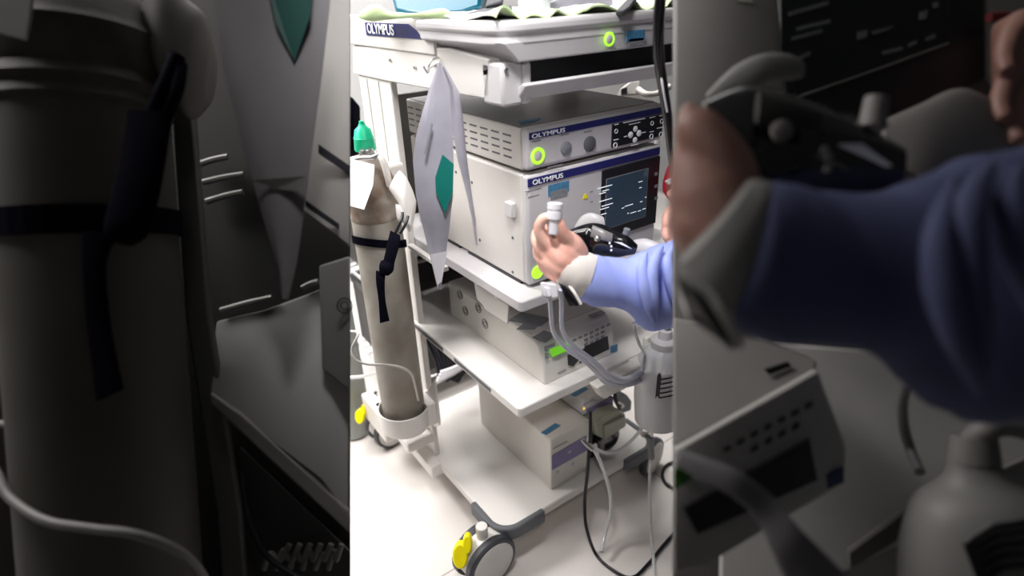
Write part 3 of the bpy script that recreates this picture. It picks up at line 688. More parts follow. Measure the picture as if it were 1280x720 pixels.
# curved label on the vessel
def jlab(name, z0, z1, a0, a1, r, m_):
    rg = []
    for k in range(13):
        a = math.radians(a0+(a1-a0)*k/12); u = Vector((math.cos(a), math.sin(a), 0))
        zz = .010*math.sin(math.radians(180*k/12))
        rg.append([jc+u*r+Vector((0, 0, z0+zz)), jc+u*(r+.0012)+Vector((0, 0, z0+zz)), jc+u*(r+.0012)+Vector((0, 0, z1+zz)), jc+u*r+Vector((0, 0, z1+zz))])
    MB().rings(rg).build(name, m_, jr)
jlab('label', H*.46, H*.72, 216, 300, .0685, M['paper'])
jlab('label_edge', H*.46, H*.72, 211, 219, .0700, M['black'])
for k in range(5): jlab('label_stripe', H*(.47+k*.052), H*(.485+k*.052), 217, 300, .0700, M['black'])
MB().box(jc.x-.02, jc.x+.02, -.06, -.045, jt-.08, jt-.02).box(jc.x-.07, jc.x+.07, -.062, -.046, .60, .626).build('holder', M['cream'], jr, .004)
# shallow cream tray clipped under the middle shelf front
st_ = MB().prism([on(*k, 'y', -.052) for k in ((735, 478), (800, 444), (800, 462), (778, 476), (745, 492))], (0, -.03, 0))
tag(st_.build('accessory_holder', M['cream'], None, .004), 'cream plastic holder fixed to the front edge of the middle shelf', 'holder')

# ------------------------------------------------------------------ cables
tb = MB().tube([on(738, 515, 'y', .09), C(738, 545, 1.70), C(736, 566, 1.70), C(734, 595, 1.72), C(731, 625, 1.74), C(733, 660, 1.74), on(745, 693, 'z', .006), on(765, 712, 'z', .006), on(790, 722, 'z', .006), on(812, 703, 'z', .006), on(828, 683, 'z', .006), on(848, 662, 'z', .006), on(880, 640, 'z', .006)], .0048)
tag(tb.build('power_cable', M['black'], None, smooth=True), 'black cable looping from the bottom shelf down over the floor', 'cable')
tb = MB().tube([on(870, 622, 'z', .006), on(848, 612, 'z', .006), on(834, 606, 'z', .006), on(828, 594, 'z', .006), on(833, 582, 'z', .006), on(850, 576, 'z', .006), on(880, 574, 'z', .006)], .0052)
tag(tb.build('power_cable', M['black'], None, smooth=True), 'black cable loop lying on the floor at the right, beyond the wheel', 'cable')
tb = MB().tube([C(737, 556, 1.66), C(746, 568, 1.68), C(755, 590, 1.71), C(762, 615, 1.73), C(763, 640, 1.74), C(757, 665, 1.75), C(752, 690, 1.72)], .0052)
tag(tb.build('tube', M['tubing'], None, smooth=True), 'clear tube hanging under the shelf edge beside the black cable loop', 'tube')
tb = MB().tube([C(737, 556, 1.66), C(757, 566, 1.68), C(775, 562, 1.70), C(792, 548, 1.72), C(806, 530, 1.72), C(815, 515, 1.66)], .0045)
tag(tb.build('tube', M['tubing'], None, smooth=True), 'clear tube looping across the pump front up to the jar', 'tube')
cl = MB().tube([C(728, 549, 1.655), C(734, 556, 1.655), C(741, 562, 1.655)], .0065)
tag(cl.build('tube_clip', M['steel'], None, smooth=True), 'metal clip joining the cable and clear tubes at the bottom shelf edge', 'clip')
tb = MB().tube([C(828, -60, .90), C(825, 0, .93), C(823, 40, .96), C(824, 75, .99), C(829, 110, 1.02), C(835, 150, 1.05), C(841, 200, 1.09), C(850, 260, 1.13), C(870, 330, 1.2)], [.0092, .0092, .0092, .0092, .0088, .0084, .008, .008, .008])
tag(tb.build('endoscope_cable', M['gloss'], None, smooth=True), 'thick glossy black cable hanging down the right side in front of the devices', 'cable')
tb = MB().tube([C(826, 92, 1.0), C(829, 112, 1.01), (C(834, 140, 1.035))], .0018)
tag(tb.build('thin_cord', M['paper'], None, smooth=True), 'thin white cord along the thick hanging black cable', 'cord')
# thin grey tube looping round the cylinder at the left
tb = MB().tube([C(425, 413, 1.56), C(438, 414, 1.52), C(448, 417, 1.46), C(440, 436, 1.46), C(444, 449, 1.46), C(458, 455, 1.47), C(478, 456, 1.49), C(500, 459, 1.54), C(514, 467, 1.58), C(519, 482, 1.62), C(523, 500, 1.68)], .0032)
tag(tb.build('gas_hose', M['casing'], None, smooth=True), 'thin grey hose curling round the strapped gas cylinder', 'hose')
tb = MB().tube([C(425, 472, 2.0), C(450, 471, 1.98), C(472, 466, 1.95)], .006)
tag(tb.build('tube_rail', M['rack'], None, smooth=True), 'horizontal metal rail behind the foot of the strapped gas cylinder', 'rail')
tb = MB().tube([on(425, 513, 'z', .006), on(440, 509, 'z', .006), on(458, 502, 'z', .006), on(470, 490, 'z', .01)], .006)
tag(tb.build('power_cable', M['black'], None, smooth=True), 'black cable on the floor at the left behind the yellow pedal', 'cable')

# ------------------------------------------------------------------ things on the tray
dz = 1.428
dp = MB(); NX, NY = 70, 14
xs = [-.085+.60*i/NX for i in range(NX+1)]
def wav(i, j):
    f = max(0, 1-j/5)
    return dz+.003+.011*f*max(0, math.sin(i*.55)+.5*math.sin(i*.23+1))+.004*math.sin(i*.9+j)
top_ = [[Vector((xs[i]+.004*math.sin(j), -.048+.33*j/NY+.006*math.sin(i*.4), wav(i, j))) for i in range(NX+1)] for j in range(NY+1)]
def sheetmesh(g, th=.0025):
    mb = MB(); nj = len(g); ni = len(g[0]); vs = [p for r in g for p in r]+[p-Vector((0, 0, th)) for r in g for p in r]; fs = []
    N_ = ni*nj
    for j in range(nj-1):
        for i in range(ni-1):
            a = j*ni+i; fs.append((a, a+1, a+ni+1, a+ni)); fs.append((a+N_, a+ni+N_, a+ni+1+N_, a+1+N_))
    for i in range(ni-1):
        fs.append((i, i+N_, i+1+N_, i+1)); a = (nj-1)*ni+i; fs.append((a, a+1, a+1+N_, a+N_))
    for j in range(nj-1):
        a = j*ni; fs.append((a, a+ni, a+ni+N_, a+N_)); a = j*ni+ni-1; fs.append((a, a+N_, a+ni+N_, a+ni))
    return mb.add(vs, fs)
dr_t = thing('drape', (.22, .1, dz), 'white drape with a wavy lime-green hem spread on the top tray', 'drape')
sheetmesh(top_[1:]).build('cloth', M['fabric'], dr_t, smooth=True)
sheetmesh([[p for p in top_[0]], [p+Vector((0, 0, .001)) for p in top_[1]]], .003).build('hem', M['hem'], dr_t, smooth=True)
# raised fold at the left
dl = MB().sleeve([(449, 22, 452, 15, 1.30), (459, 25, 462, 9, 1.28), (472, 25, 474, 7, 1.26), (486, 24, 488, 15, 1.24), (500, 23, 500, 16, 1.22), (520, 22, 518, 17, 1.18), (545, 23, 545, 12, 1.14), (560, 23, 556, 12, 1.12), (575, 24, 572, 20, 1.10)], 1.2, amp=.05)
tag(dl.build('folded_towel', M['hem'], None, smooth=True), 'pale lime folded towel bunched at the left end of the tray', 'towel')
tq = MB()
tq.prism([C(*k) for k in ((480, -45, 1.36), (606, -45, 1.30), (601, 9, 1.26), (575, 13, 1.25), (530, 16, 1.27), (494, 14, 1.32))], FW*.16)
tag(tq.build('plastic_basin', M['tealbox'], None, .008), 'teal plastic basin standing on the tray towards the left', 'basin')
gq = MB().prism([C(*k) for k in ((562, 21, 1.10), (600, 11, 1.13), (640, 6, 1.13), (641, 18, 1.09), (625, 22, 1.07), (590, 23, 1.08))], FW*.04)
tag(gq.build('folded_cloth', M['darkcloth'], None, .005), 'dark grey folded cloth lying before the teal basin', 'cloth')
gq = MB().prism([C(*k) for k in ((612, -10, 1.14), (630, -14, 1.14), (628, 2, 1.12), (606, 8, 1.12))], FW*.03)
tag(gq.build('strap_end', M['darkcloth'], None, .004), 'dark strap end sticking up beside the teal basin', 'strap')
sj = MB().lathe(C(668, 17, 1.10), (0, 0, 1), [(0, .028), (.03, .030), (.032, .034), (.05, .034), (.08, .034)], 32)
tag(sj.build('plastic_cup', M['jar'], None, smooth=True), 'frosted white plastic cup in the middle of the tray', 'cup')
bg_ = MB().sleeve([(684, 18, 688, 2, 1.16), (710, 18, 712, -8, 1.17), (735, 17, 738, -12, 1.18), (765, 16, 765, -2, 1.18)], .6, amp=.06)
tag(bg_.build('plastic_bag', M['film'], None, smooth=True), 'clear crumpled plastic bag in the tray, right of the cup', 'bag')
gq = MB().prism([C(*k) for k in ((770, 13, 1.10), (790, -8, 1.14), (800, -8, 1.14), (788, 8, 1.10), (780, 13, 1.08))], FW*.03)
tag(gq.build('folded_cloth', M['darkcloth'], None, .004), 'dark folded cloth leaning behind the pen on the tray', 'cloth')
pe = thing('pen', C(794, 9, 1.06), 'pale blue pen with black tip on the tray beside the hanging black cable', 'pen')
MB().tube([C(780, 12, 1.19), C(801, 9, 1.20)], .0035).build('barrel', M['sticker'], pe, smooth=True)
MB().tube([C(801, 9, 1.20), C(807, 8, 1.202)], [.0038, .0030]).build('tip', M['black'], pe, smooth=True)

# ------------------------------------------------------------------ behind the cart
rk = thing('wire_rack', (.75, 1.0, 0), 'low chromed wire rack of dark boxes against the room behind the cart', 'rack')
for x in (.02, 1.35):
    for y in (.87, 1.34): MB().tube([(x, y, .0), (x, y, .95)], .012, smooth=0).build('post', M['rack'], rk)
for z in (.12, .50, .92):
    g = MB()
    for x in (.02, 1.35): g.tube([(x, .87, z), (x, 1.34, z)], .006, 8, smooth=0)
    for k in range(10): g.tube([(.02, .87+.052*k, z), (1.35, .87+.052*k, z)], .004, 6, smooth=0)
    g.build('wire_shelf', M['rack'], rk)
for i, (x, z, w_, h_, lb_) in enumerate(((.22, .51, .34, .36, 'charcoal box on the upper wire shelf, left one'), (.60, .51, .36, .33, 'charcoal box on the upper wire shelf, middle one'), (1.02, .51, .34, .37, 'charcoal box on the upper wire shelf, right one'),
                          (.24, .13, .38, .30, 'charcoal box on the lower wire shelf, left one'), (.70, .13, .40, .32, 'charcoal box on the lower wire shelf, middle one'), (1.10, .13, .3, .3, 'charcoal box on the lower wire shelf, right one'))):
    b_ = thing('storage_box', (x, 1.0, z), lb_, 'box', 'charcoal boxes on the wire rack')
    MB().box(x-w_/2, x+w_/2, 0.89, 1.31, z+.003, z+h_).build('box_body', M['darkbox'], b_, .006)
    MB().box(x-w_/2-.005, x+w_/2+.005, 0.885, 1.315, z+h_-.03, z+h_+.006).build('lid', M['black'], b_, .004)
# bundle of black cables behind the lower shelf
cb_ = MB()
for k in range(7):
    a = random.uniform(-10, 10)
    cb_.tube([C(528+k*6, 420+a, 2.08), C(545+k*4, 452, 2.1), C(552+k*5, 468-a, 2.1), C(575+k*2, 455, 2.08), C(590, 425+k*5, 2.05)], .007, 8)
tag(cb_.build('cable_bundle', M['black'], None, smooth=True), 'tangle of black cables behind the column between the two lower shelves', 'cables', kind='stuff')
wb = MB()
for k in range(4): wb.tube([C(545+k*2, 478-k*4, 2.05), C(560+k*4, 470-k*4, 2.05), C(574+k*3, 462-k*5, 2.05), (C(583+k, 455, 2.05))], .008, 8)
tag(wb.build('coiled_tube', M['paper'], None, smooth=True), 'white coiled tube seen through the black cables behind the cart', 'tube')
for k, y0 in enumerate((308, 316, 325)):
    tag(MB().tube([on(519, y0+3, 'y', .61), on(528, y0+1, 'y', .61), on(536, y0-2, 'y', .61)], .006, 8).build('rack_hook', M['white'], None, smooth=True), ('top', 'middle', 'bottom')[k]+' bright metal hook of three behind the column', 'hook', 'metal hooks behind the column')
# grey boxed unit with sockets seen over the upper device
gu = thing('junction_box', C(790, 110, 1.9), 'small grey junction box with sockets and leads behind the slim device', 'box')
MB().prism([C(*k) for k in ((776, 110, 1.75), (789, 101, 1.75), (800, 100, 1.75), (800, 118, 1.75), (777, 120, 1.75))], FW*.08).build('case', M['casing'], gu, .004)
MB().prism([C(*k) for k in ((776.5, 111, 1.742), (784, 109, 1.742), (784, 116, 1.742), (777, 118, 1.742))], FW*.01).build('socket', M['black'], gu)
MB().tube([C(798, 112, 1.75), C(808, 118, 1.72), C(822, 117, 1.72), C(838, 108, 1.72)], .009).build('lead', M['casing'], gu, smooth=True)
MB().box(.48, .80, .9, 1.0, .95, 1.12).build('x', M['darkbox'], None).name = 'grey_case'
tag(bpy.data.objects['grey_case'], 'dark case standing on the rack behind the touchscreen box', 'case')
rb_ = thing('red_handle_tool', C(838, 232, 1.5), 'red and white plastic tool right of the touchscreen', 'tool')
MB().sleeve([(829, 225, 829, 240, 1.42), (836, 205, 837, 250, 1.42), (846, 200, 848, 255, 1.42), (860, 215, 860, 240, 1.42)], .5).build('handle', M['red'], rb_, smooth=True)
MB().prism([C(*k) for k in ((831, 226, 1.38), (846, 218, 1.38), (847, 226, 1.38), (836, 231, 1.38))], FW*.01).build('tip', M['paper'], rb_, .002)
nb = MB().prism([C(*k) for k in ((425, 118, 1.9), (441, 120, 1.9), (443, 185, 1.95), (425, 190, 1.95))], FW*.1)
tag(nb.build('navy_bag', M['strap'], None, .01), 'navy bag hanging at the far left behind the column', 'bag')

# ------------------------------------------------------------------ added foreground, left: enlarged copy of the middle scene, dimness in its colours
D = dict(  # darkened material copies: the dimness is painted into these base colours
 bright=mat('shaded_light_plastic', (.40, .39, .37), .55, noise=.08, nscale=10),
 grey=mat('shaded_grey_casing', (.175, .165, .155), .6, noise=.1, nscale=8),
 grey2=mat('shaded_film', (0.1300, 0.1225, 0.1300), .45, noise=.15, nscale=7),
 cyl=mat('shaded_painted_steel', (0.0625, 0.0575, 0.0500), .6, noise=.25, nscale=8, ncol=(0.0500, 0.0450, 0.0350)),
 neck=mat('shaded_scuffed_paint', (0.0500, 0.0450, 0.0375), .7, noise=.5, nscale=14, ncol=(0.0225, 0.0165, 0.0125), bump=.3),
 post=mat('shaded_post_enamel', (0.0850, 0.0825, 0.0775), .6),
 dark=mat('shaded_dark_panel', (0.0150, 0.0145, 0.0130), .7, noise=.3, nscale=4),
 pale=mat('shaded_pale_plastic', (0.1700, 0.1650, 0.1550), .55, noise=.08, nscale=10),
 gown=mat('shaded_blue_gown_cloth', (0.0450, 0.0550, 0.1300), .8, noise=.12, nscale=14, bump=.12),
 skin=mat('shaded_skin', (.24, .125, .095), .55, noise=.15, nscale=22, ncol=(.21, .105, .08)),
 screen=mat('shaded_glass', (0.0030, 0.0050, 0.0080), .4),
 glyph=mat('shaded_white_glyph', (0.1500, 0.1600, 0.1700), .5),
 green=mat('shaded_green_display', (0.0250, 0.1300, 0.0050), .5),
 teal=mat('shaded_teal_card', (0.0000, 0.0375, 0.0300), .5),
)
EX = C(425, 340, 1)-CAM
def slab(pts, t, th, name, m_, par=None, bev=.004): return MB().prism([C(x, y, t) for x, y in pts], EX*th).build(name, m_, par, bev)
def slabt(pts, th, name, m_, par=None, bev=.004): return MB().prism([C(*p) for p in pts], EX*th).build(name, m_, par, bev)

# enlarged copy of the cart's cylinder, leaning
a, b = C(160, 900, .90), C(95, 60, .86)
ax_ = (b-a).normalized(); Lc = (b-a).length
g0 = a-ax_*((a.z-.13)/ax_.z); Lg = (b-g0).length
lc = thing('large_gas_cylinder', g0, 'added enlarged copy of the cart gas cylinder, painted dim, with a dark scuffed neck, nearest the camera at the left', 'gas cylinder')
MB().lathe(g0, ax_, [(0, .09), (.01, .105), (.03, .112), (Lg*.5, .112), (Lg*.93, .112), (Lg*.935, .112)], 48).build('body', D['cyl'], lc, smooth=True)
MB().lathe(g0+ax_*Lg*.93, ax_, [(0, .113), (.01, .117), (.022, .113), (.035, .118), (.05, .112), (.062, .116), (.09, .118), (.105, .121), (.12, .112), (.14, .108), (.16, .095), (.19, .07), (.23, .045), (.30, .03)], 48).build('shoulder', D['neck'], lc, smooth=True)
rg = []
ls = thing('cylinder_strap', C(150, 240, .78), 'wide black strap and buckle on the large dim cylinder at the left', 'strap')
cst = a+(b-a)*.745
e1 = RT-ax_*RT.dot(ax_); e1.normalize(); e2 = ax_.cross(e1)
for k in range(33):
    th = math.radians(k*360/32); n_ = e1*math.cos(th)+e2*math.sin(th)
    off = 0
    p = cst+n_*.1135+ax_*off
    rg.append([p+ax_*.018, p+n_*.004+ax_*.018, p+n_*.004-ax_*.018, p-ax_*.018])
MB().rings(rg[:-1], closed=True).build('loop', M['strap'], ls)
MB().sleeve([(160, 138, 216, 142, .765), (152, 190, 208, 196, .755), (140, 240, 198, 250, .75), (130, 285, 186, 292, .75), (140, 302, 165, 308, .76)], .3).build('buckle', M['strap'], ls, smooth=True)
MB().sleeve([(104, 290, 150, 290, .765), (103, 330, 133, 330, .765), (108, 400, 138, 400, .77), (116, 460, 148, 455, .77), (120, 502, 155, 486, .77)], .2).build('tail', M['strap'], ls, smooth=True)
MB().tube([C(192, 145, .77), C(205, 110, .77), C(222, 70, .78)], .010).tube([C(208, 145, .77), C(222, 110, .77), C(226, 80, .78)], .008).build('hook', M['strap'], ls, smooth=True)
tg = MB().prism([C(*k) for k in ((-40, -40, .72), (42, -30, .73), (38, 20, .725), (32, 50, .72), (-40, 30, .71))], FW*.003)
tag(tg.build('paper_tag', D['pale'], None), 'added pale paper tag at the top left corner on the large dim cylinder', 'tag')
clm = MB().sleeve([(182, 60, 196, -40, .86), (200, 95, 214, -20, .86), (222, 130, 236, 0, .87), (240, 150, 256, 20, .88), (262, 130, 268, 60, .89)], .35)
tag(clm.build('collar_clamp', D['grey'], None, smooth=True), 'added shade-toned collar clamp beside the neck of the large dim cylinder', 'clamp')
# plain cylinder to its left
a2, b2 = C(45, 900, 1.02), C(0, 200, 1.0)
ax2_ = (b2-a2).normalized(); h0 = a2-ax2_*((a2.z-.13)/ax2_.z)
sc_ = thing('large_gas_cylinder', h0, 'plain dim gas cylinder partly hidden behind the large one at the left edge', 'gas cylinder')
MB().lathe(h0, ax2_, [(0, .085), (.02, .10), ((b2-h0).length, .10), ((b2-h0).length+.05, .07), ((b2-h0).length+.08, .03)], 40).build('body', D['cyl'], sc_, smooth=True)
# added backing, leaned to follow the view edge: post, panel, shelf
ld = thing('added_backing_left', C(350, 700, 1.0), 'added tilted backing with a pale shelf, darkened as shade, behind the large dim cylinder', 'rack')
def down(px, py, t, ztarget=.02):
    p = C(px, py, t); return p-UP*((p.z-ztarget)/UP.z)
def hslab(pl, pr, t, th, name, m_, par):
    A, B = C(*pl, t), C(*pr, t)
    return MB().prism([A, B, B-UP*((B.z-.03)/UP.z), A-UP*((A.z-.03)/UP.z)], EX*th).build(name, m_, par, .004)
hslab((-140, -80), (438, -80), 1.06, .025, 'added_back_panel', D['dark'], ld)  # added backing, closes off the scene at the left view edge
slabt([(214, 130, .93), (240, 130, .93), (262, 400, .95), (300, 640, .97), (322, 900, 1.0), (290, 900, 1.0), (270, 640, .97), (232, 400, .95)], .03, 'post', D['post'], ld)  # part of the added left backing
slabt([(270, 402, 1.05), (330, 388, 1.05), (405, 360, 1.05), (437.5, 365, 1.05), (437.5, 652, .92), (400, 600, .92), (300, 520, .92), (262, 490, .93)], .012, 'added_shelf', D['post'], ld)
slabt([(262, 490, .925), (300, 518, .915), (437.5, 640, .915), (437.5, 668, .915), (300, 540, .915), (262, 505, .925)], .02, 'added_shelf_edge', D['grey'], ld)
slabt([(300, 560, 1.04), (437, 690, 1.04), (437, 900, 1.04), (300, 900, 1.04)], .01, 'added_lower_panel', M['darkbox'], ld, 0)
for pts in (((250, 205), (285, 196)), ((254, 228), (305, 218)), ((258, 252), (304, 240)), ((276, 388), (340, 372)), ((378, 360), (398, 352))):
    MB().tube([C(*pts[0], 1.045), C((pts[0][0]+pts[1][0])/2, (pts[0][1]+pts[1][1])/2-1, 1.045), C(*pts[1], 1.045)], .0055, 8).build('hook', D['pale'], ld, smooth=True)
wr = MB()
for k in range(6): wr.tube([C(330+k*16, 712, 1.02), C(338+k*16, 692-4*(k % 2), 1.02), C(350+k*14, 700, 1.02), C(362+k*13, 680, 1.02)], .005, 8)
tag(wr.build('wire_coil', D['pale'], None, smooth=True), 'added pale wire coils at the foot of the added tilted backing', 'wire', kind='stuff')
cw = MB().tube([C(300, 590, 1.0), C(308, 640, 1.0), C(330, 690, 1.0), C(360, 715, 1.0), C(390, 730, 1.0)], .005)
tag(cw.build('black_cord', M['black'], None, smooth=True), 'added black cord drooping below the pale shelf of the added tilted backing', 'cord')
# box on that shelf, seen by its side, and one hanging above
hb_ = thing('side_device', C(430, 200, .98), 'added shade-toned device side with two slots at the upper right of the added backing', 'medical device')
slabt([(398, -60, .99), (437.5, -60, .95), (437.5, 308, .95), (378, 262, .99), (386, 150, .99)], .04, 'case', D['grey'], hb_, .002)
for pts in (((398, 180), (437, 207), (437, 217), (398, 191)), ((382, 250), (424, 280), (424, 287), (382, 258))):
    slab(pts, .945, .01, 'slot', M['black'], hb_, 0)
fb = thing('added_fan_device', C(430, 400, .95), 'added grey device with round vent at the right of the added backing shelf', 'medical device')
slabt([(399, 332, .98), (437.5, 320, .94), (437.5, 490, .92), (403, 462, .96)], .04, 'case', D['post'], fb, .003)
for rr in (.012, .007):
    c = C(431, 382, .925); n = 20
    MB().rings([[c-FW*dx+(RT*math.cos(2*math.pi*k/n)+UP*math.sin(2*math.pi*k/n))*r_ for k in range(n)] for dx, r_ in ((0, rr), (.002, rr), (.002, rr-.002), (0, rr-.002))], closed=True).build('vent_ring', M['black'], fb)
# wallet of papers hanging before the added backing
dw2 = thing('document_wallet', C(340, -40, .85), 'added paper wallet with a teal card, both painted dim, hanging at the left', 'wallet')
curved('front_sheet', [(255, -60, .84), (268, 0, .85), (280, 90, .86), (303, 180, .87), (325, 260, .88), (345, 330, .89), (354, 372, .89)], [(405, -60, .84), (412, 0, .85), (402, 90, .86), (390, 180, .87), (380, 260, .88), (370, 330, .89), (360, 374, .89)], D['grey2'], dw2)
slabt([(330, -40, .825), (392, -40, .825), (388, 20, .835), (368, 76, .845), (345, 30, .835)], .003, 'teal_card', D['teal'], dw2, 0)
slabt([(315, 225, .855), (383, 220, .855), (380, 240, .858), (345, 236, .862)], .004, 'crease', D['post'], dw2, 0)
# hoses over the cylinder
tb = MB().tube([C(-20, 528, .82), C(20, 532, .80), C(60, 537, .79)], .005)
tag(tb.build('gas_hose', D['pale'], None, smooth=True), 'short pale hose crossing the left edge at the large dim cylinder', 'hose')
tb = MB().tube([C(-30, 560, .82), C(-5, 590, .79), (C(12, 622, .77)), C(55, 650, .75), C(110, 660, .745), C(170, 668, .75), C(225, 690, .78), C(255, 722, .83), C(262, 760, .86)], .0058)
tag(tb.build('gas_hose', D['pale'], None, smooth=True), 'long pale hose curving across the foot of the large dim cylinder', 'hose')
tb = MB().tube([C(20, 650, .95), C(22, 590, .92), C(45, 562, .9), C(75, 555, .88)], .004)
tag(tb.build('black_cord', M['black'], None, smooth=True), 'thin black cord looping left of the large dim cylinder', 'cord')

# ------------------------------------------------------------------ added foreground, right: same enlarged copy, shade put into its base colours
EX = C(856, 340, 1)-CAM
rr_ = thing('added_backing_right', C(1050, 700, .95), 'added tilted backing, shade-darkened, behind the dim arm at the right', 'cart')
hslab((841, -80), (1420, -80), .95, .03, 'added_back_panel', D['grey'], rr_)  # added backing, closes off the scene at the right view edge
slabt([(841, -60, .80), (1236, -60, .80), (1236, 96, .80), (1262, 150, .80), (1240, 215, .80), (1000, 260, .80), (841, 250, .80)], .06, 'added_monitor_housing', D['grey'], rr_, .006)
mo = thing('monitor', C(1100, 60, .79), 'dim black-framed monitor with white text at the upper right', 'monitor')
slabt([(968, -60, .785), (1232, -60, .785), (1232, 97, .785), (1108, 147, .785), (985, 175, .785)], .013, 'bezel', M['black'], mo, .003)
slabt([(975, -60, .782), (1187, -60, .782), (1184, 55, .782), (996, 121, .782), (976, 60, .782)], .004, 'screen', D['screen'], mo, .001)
for p in (((986, 15), (1035, 1), (1036, 5), (987, 19)), ((996, 34), (1038, 24), (1038, 28), (996, 38)), ((990, 46), (1028, 36), (1028, 40), (990, 50)), ((990, 74), (1013, 64), (1013, 68), (992, 79)), ((1090, 39), (1118, 32), (1110, 37), (1092, 43)), ((1150, 15), (1160, 12), (1158, 22), (1150, 24)), ((1104, 64), (1128, 58), (1128, 62), (1104, 68)), ((1136, 54), (1146, 50), (1146, 54), (1136, 58)), ((1158, 47), (1168, 42), (1170, 47), (1158, 50)), ((1167, 3), (1173, 2), (1173, 8), (1167, 9)), ((1072, 40), (1084, 37), (1084, 46), (1072, 49))):
    slab(p, .780, .002, 'screen_text', D['glyph'], mo, 0)
MB().tube([C(998, 121, .78), C(1090, 89, .78), C(1186, 54, .78)], .0011, 6).build('screen_edge', D['pale'], mo)
slab(((1212, 14), (1222, 14), (1222, 32), (1212, 32)), .783, .002, 'side_key', D['screen'], mo, 0)
slab(((921, 2), (932, -8), (943, 4)), .798, .003, 'warning_triangle', M['olive'], rr_, 0)
# scope
ds = thing('endoscope', C(1000, 190, .66), 'added enlarged copy of the black endoscope connector with white marks, painted dim, above the dim blue sleeve', 'endoscope')
MB().sleeve([(882, 118, 892, 136, .69), (915, 85, 928, 124, .68), (950, 68, 958, 104, .67), (985, 68, 990, 100, .67), (1004, 78, 1004, 96, .67)], .5).build('grey_hood', D['pale'], ds, smooth=True)
MB().sleeve([(878, 128, 900, 225, .62), (930, 108, 930, 250, .61), (985, 118, 985, 250, .60), (1040, 138, 1040, 250, .60), (1085, 160, 1080, 245, .60), (1130, 185, 1125, 235, .60)], .35).build('connector_body', M['gloss'], ds, smooth=True)
MB().sleeve([(948, 115, 945, 155, .565), (985, 125, 980, 160, .56), (1028, 140, 1022, 168, .56)], .4).build('air_pipe', D['dark'], ds, smooth=True)
MB().lathe(C(976, 164, .55), -FW, [(0, .0095), (.004, .0095), (.006, .006)], 20).build('screw_cap', D['grey'], ds, smooth=True)
MB().tube([C(1090, 160, .60), C(1096, 122, .60)], [.013, .011], 16).build('metal_pin', D['grey'], ds, smooth=True)
slab(((1048, 180), (1078, 180), (1116, 207), (1108, 207)), .555, .004, 'painted_glint', M['print'], ds, 0)  # highlight painted as a pale sliver
slab(((1038, 140), (1070, 144), (1068, 152)), .565, .004, 'painted_glint', D['pale'], ds, 0)
for q in ((1030, 188), (1035, 196), (1034, 211)): MB().lathe(C(*q, .548), -FW, [(0, .0035), (.003, .0035), (.004, .001)], 12).build('silver_dot', D['pale'], ds)
MB().sleeve([(1105, 150, 1104, 190, .72), (1150, 130, 1150, 220, .71), (1200, 110, 1200, 225, .71), (1250, 130, 1250, 220, .71), (1290, 150, 1290, 210, .71)], .3).build('grey_adapter', D['grey'], ds, smooth=True)
# arm
dp_ = thing('person', C(1000, 320, .5), 'added enlarged copy of the person with a watch and a blue sleeve painted dim, filling the right foreground', 'person')
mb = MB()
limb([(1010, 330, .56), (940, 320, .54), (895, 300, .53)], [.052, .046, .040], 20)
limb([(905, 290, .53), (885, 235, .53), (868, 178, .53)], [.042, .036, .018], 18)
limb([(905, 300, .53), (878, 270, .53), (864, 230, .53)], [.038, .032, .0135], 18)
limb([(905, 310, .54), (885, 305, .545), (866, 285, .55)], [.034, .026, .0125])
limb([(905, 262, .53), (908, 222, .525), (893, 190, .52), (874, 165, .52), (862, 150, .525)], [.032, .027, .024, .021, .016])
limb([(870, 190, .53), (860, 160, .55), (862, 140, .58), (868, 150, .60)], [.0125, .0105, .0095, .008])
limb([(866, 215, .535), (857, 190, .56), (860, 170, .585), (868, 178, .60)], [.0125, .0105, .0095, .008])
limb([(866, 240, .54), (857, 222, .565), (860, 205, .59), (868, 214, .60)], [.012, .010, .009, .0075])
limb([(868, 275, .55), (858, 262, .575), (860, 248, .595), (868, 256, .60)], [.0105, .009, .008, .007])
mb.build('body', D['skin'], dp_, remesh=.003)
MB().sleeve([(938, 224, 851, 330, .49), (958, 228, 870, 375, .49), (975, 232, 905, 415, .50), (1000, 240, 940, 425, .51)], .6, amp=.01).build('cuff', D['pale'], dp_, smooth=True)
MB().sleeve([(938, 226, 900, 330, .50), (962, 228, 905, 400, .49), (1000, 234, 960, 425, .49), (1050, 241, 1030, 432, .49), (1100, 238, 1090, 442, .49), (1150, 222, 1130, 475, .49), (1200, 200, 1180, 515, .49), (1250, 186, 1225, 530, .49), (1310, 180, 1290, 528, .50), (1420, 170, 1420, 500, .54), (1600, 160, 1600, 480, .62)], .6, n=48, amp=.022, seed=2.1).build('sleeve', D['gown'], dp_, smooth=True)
fo = MB()
for pts in (((1195, 225, .42), (1175, 290, .395), (1180, 360, .39), (1200, 430, .395), (1225, 490, .42)), ((1240, 205, .43), (1215, 250, .40), (1208, 310, .39), (1222, 390, .39), (1240, 470, .41)), ((1275, 210, .43), (1262, 255, .40), (1278, 320, .395), (1300, 380, .41))):
    fo.tube([C(*q) for q in pts], [.003, .010, .012, .009, .003][:len(pts)], 10)
fo.build('sleeve_fold', D['gown'], dp_, smooth=True)
MB().sleeve([(843, 345, 862, 400, .47), (858, 352, 895, 425, .46), (875, 365, 915, 437, .46), (890, 385, 925, 436, .47)], .3).build('wristwatch', M['gloss'], dp_, smooth=True)
MB().tube([C(850, 346, .455), C(885, 365, .45), C(905, 395, .445), C(926, 432, .452)], .0035).build('watch_rim', D['pale'], dp_, smooth=True)
dh = thing('person', C(1270, 140, .7), 'person whose dim hand shows at the upper right edge beside the monitor', 'person')
mb = MB()
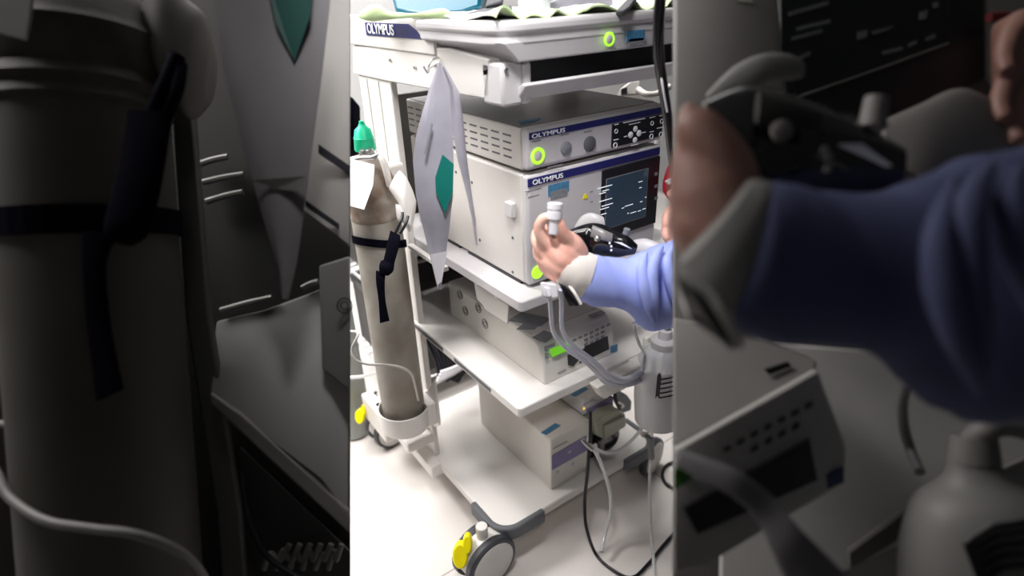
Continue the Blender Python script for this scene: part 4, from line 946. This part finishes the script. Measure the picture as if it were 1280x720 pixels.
limb([(1340, 160, .74), (1300, 110, .74), (1285, 20, .74)], [.05, .045, .036], 18)
limb([(1290, 60, .73), (1262, 95, .71), (1250, 130, .70), (1258, 150, .69)], [.02, .013, .011, .009])
limb([(1300, 100, .73), (1275, 130, .71), (1268, 160, .70), (1275, 178, .69)], [.02, .013, .011, .009])
limb([(1310, 140, .73), (1292, 165, .71), (1285, 190, .70)], [.018, .012, .009])
limb([(1280, 30, .73), (1262, 50, .71), (1256, 75, .70), (1262, 90, .69)], [.02, .013, .011, .009])
mb.build('body', D['skin'], dh, remesh=.003)
tag(MB().tube([C(1236, 22, .76), C(1250, 20, .76), C(1262, 21, .76)], .006).build('red_valve', mat('shaded_red', (.12, .01, .015), .5), None, smooth=True), 'added small red knob painted dim beside the dim monitor', 'valve')  # red darkened in its colour as if shaded
# lower desk plate of the added backing, and recorder copy
slabt([(905, 425, .90), (1100, 440, .90), (1290, 530, .88), (1290, 600, .84), (1050, 720, .76), (900, 760, .74)], .03, 'added_desk_plate', D['bright'], rr_, .004)
slabt([(1060, 690, .755), (1130, 640, .775), (1290, 570, .83), (1290, 600, .83), (1150, 660, .775), (1062, 715, .75)], .012, 'added_desk_edge', D['grey'], rr_, .003)
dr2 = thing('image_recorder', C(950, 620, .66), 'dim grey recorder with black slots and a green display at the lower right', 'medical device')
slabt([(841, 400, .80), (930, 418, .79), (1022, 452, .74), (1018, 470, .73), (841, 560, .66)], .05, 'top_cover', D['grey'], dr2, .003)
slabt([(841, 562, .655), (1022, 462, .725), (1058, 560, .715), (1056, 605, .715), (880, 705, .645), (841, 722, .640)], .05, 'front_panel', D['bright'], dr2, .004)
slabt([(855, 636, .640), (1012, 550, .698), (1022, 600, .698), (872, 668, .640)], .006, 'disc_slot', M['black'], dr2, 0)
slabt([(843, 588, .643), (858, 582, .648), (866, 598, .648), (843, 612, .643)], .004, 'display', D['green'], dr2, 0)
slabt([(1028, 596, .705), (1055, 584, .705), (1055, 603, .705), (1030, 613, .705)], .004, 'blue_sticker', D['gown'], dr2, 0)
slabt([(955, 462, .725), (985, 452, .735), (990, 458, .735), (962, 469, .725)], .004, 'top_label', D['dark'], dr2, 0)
for k in range(7):
    for j in range(2):
        if j == 0 or 1 < k < 6:
            x, y, t = 905+k*17, 560-k*9+j*18, .668+.0065*k
            slabt([(x, y, t), (x+9, y-5, t), (x+9, y+1, t), (x, y+6, t)], .004, 'key', D['dark'], dr2, 0)
tb = MB().sleeve([(852, 562, 845, 582, .60), (885, 573, 874, 600, .59), (925, 590, 910, 618, .58), (965, 620, 945, 648, .58), (1000, 660, 965, 690, .57), (1030, 690, 985, 730, .57), (1060, 720, 1020, 760, .57)], .3)
tag(tb.build('tube', D['grey2'], None, smooth=True), 'added wide dim grey tube crossing in front of the dim recorder', 'tube')
tb = MB().tube([C(1134, 480, .70), C(1128, 505, .72), C(1130, 535, .74), C(1138, 562, .75), C(1150, 590, .72)], .006)
tag(tb.build('tube', D['grey2'], None, smooth=True), 'added dim tube hanging below the blue sleeve painted dim', 'tube')
# jar
dj = thing('collection_jar', C(1220, 760, .66), 'dim frosted jar with a black-and-white label in the lower right corner', 'jar')
MB().sleeve([(1190, 575, 1240, 572, .68), (1182, 600, 1262, 595, .68), (1150, 630, 1300, 625, .68), (1135, 680, 1318, 675, .68), (1132, 740, 1320, 735, .68), (1135, 820, 1320, 820, .68)], .8).build('vessel', D['pale'], dj, smooth=True)
MB().sleeve([(1192, 545, 1244, 545, .68), (1190, 560, 1246, 560, .68), (1188, 578, 1248, 578, .68)], .8).build('lid', D['grey'], dj, smooth=True)
MB().tube([C(1215, 550, .68), C(1230, 538, .67), C(1255, 532, .67), C(1290, 538, .67)], .012).build('port', D['grey'], dj, smooth=True)
def jl(pts, name, m_, t=.575): slab(pts, t, .004, name, m_, dj, 0)
jl(((1206, 682), (1240, 655), (1290, 648), (1290, 730), (1222, 735)), 'label', D['pale'], .580)
jl(((1205, 682), (1218, 676), (1236, 722), (1222, 728)), 'label_edge', M['black'])
for k in range(5): jl(((1214+k*4, 676+k*12), (1244+k*3, 656+k*13), (1290, 649+k*14), (1290, 653+k*14), (1244+k*3, 661+k*13), (1216+k*4, 681+k*12)), 'label_stripe', M['black'])
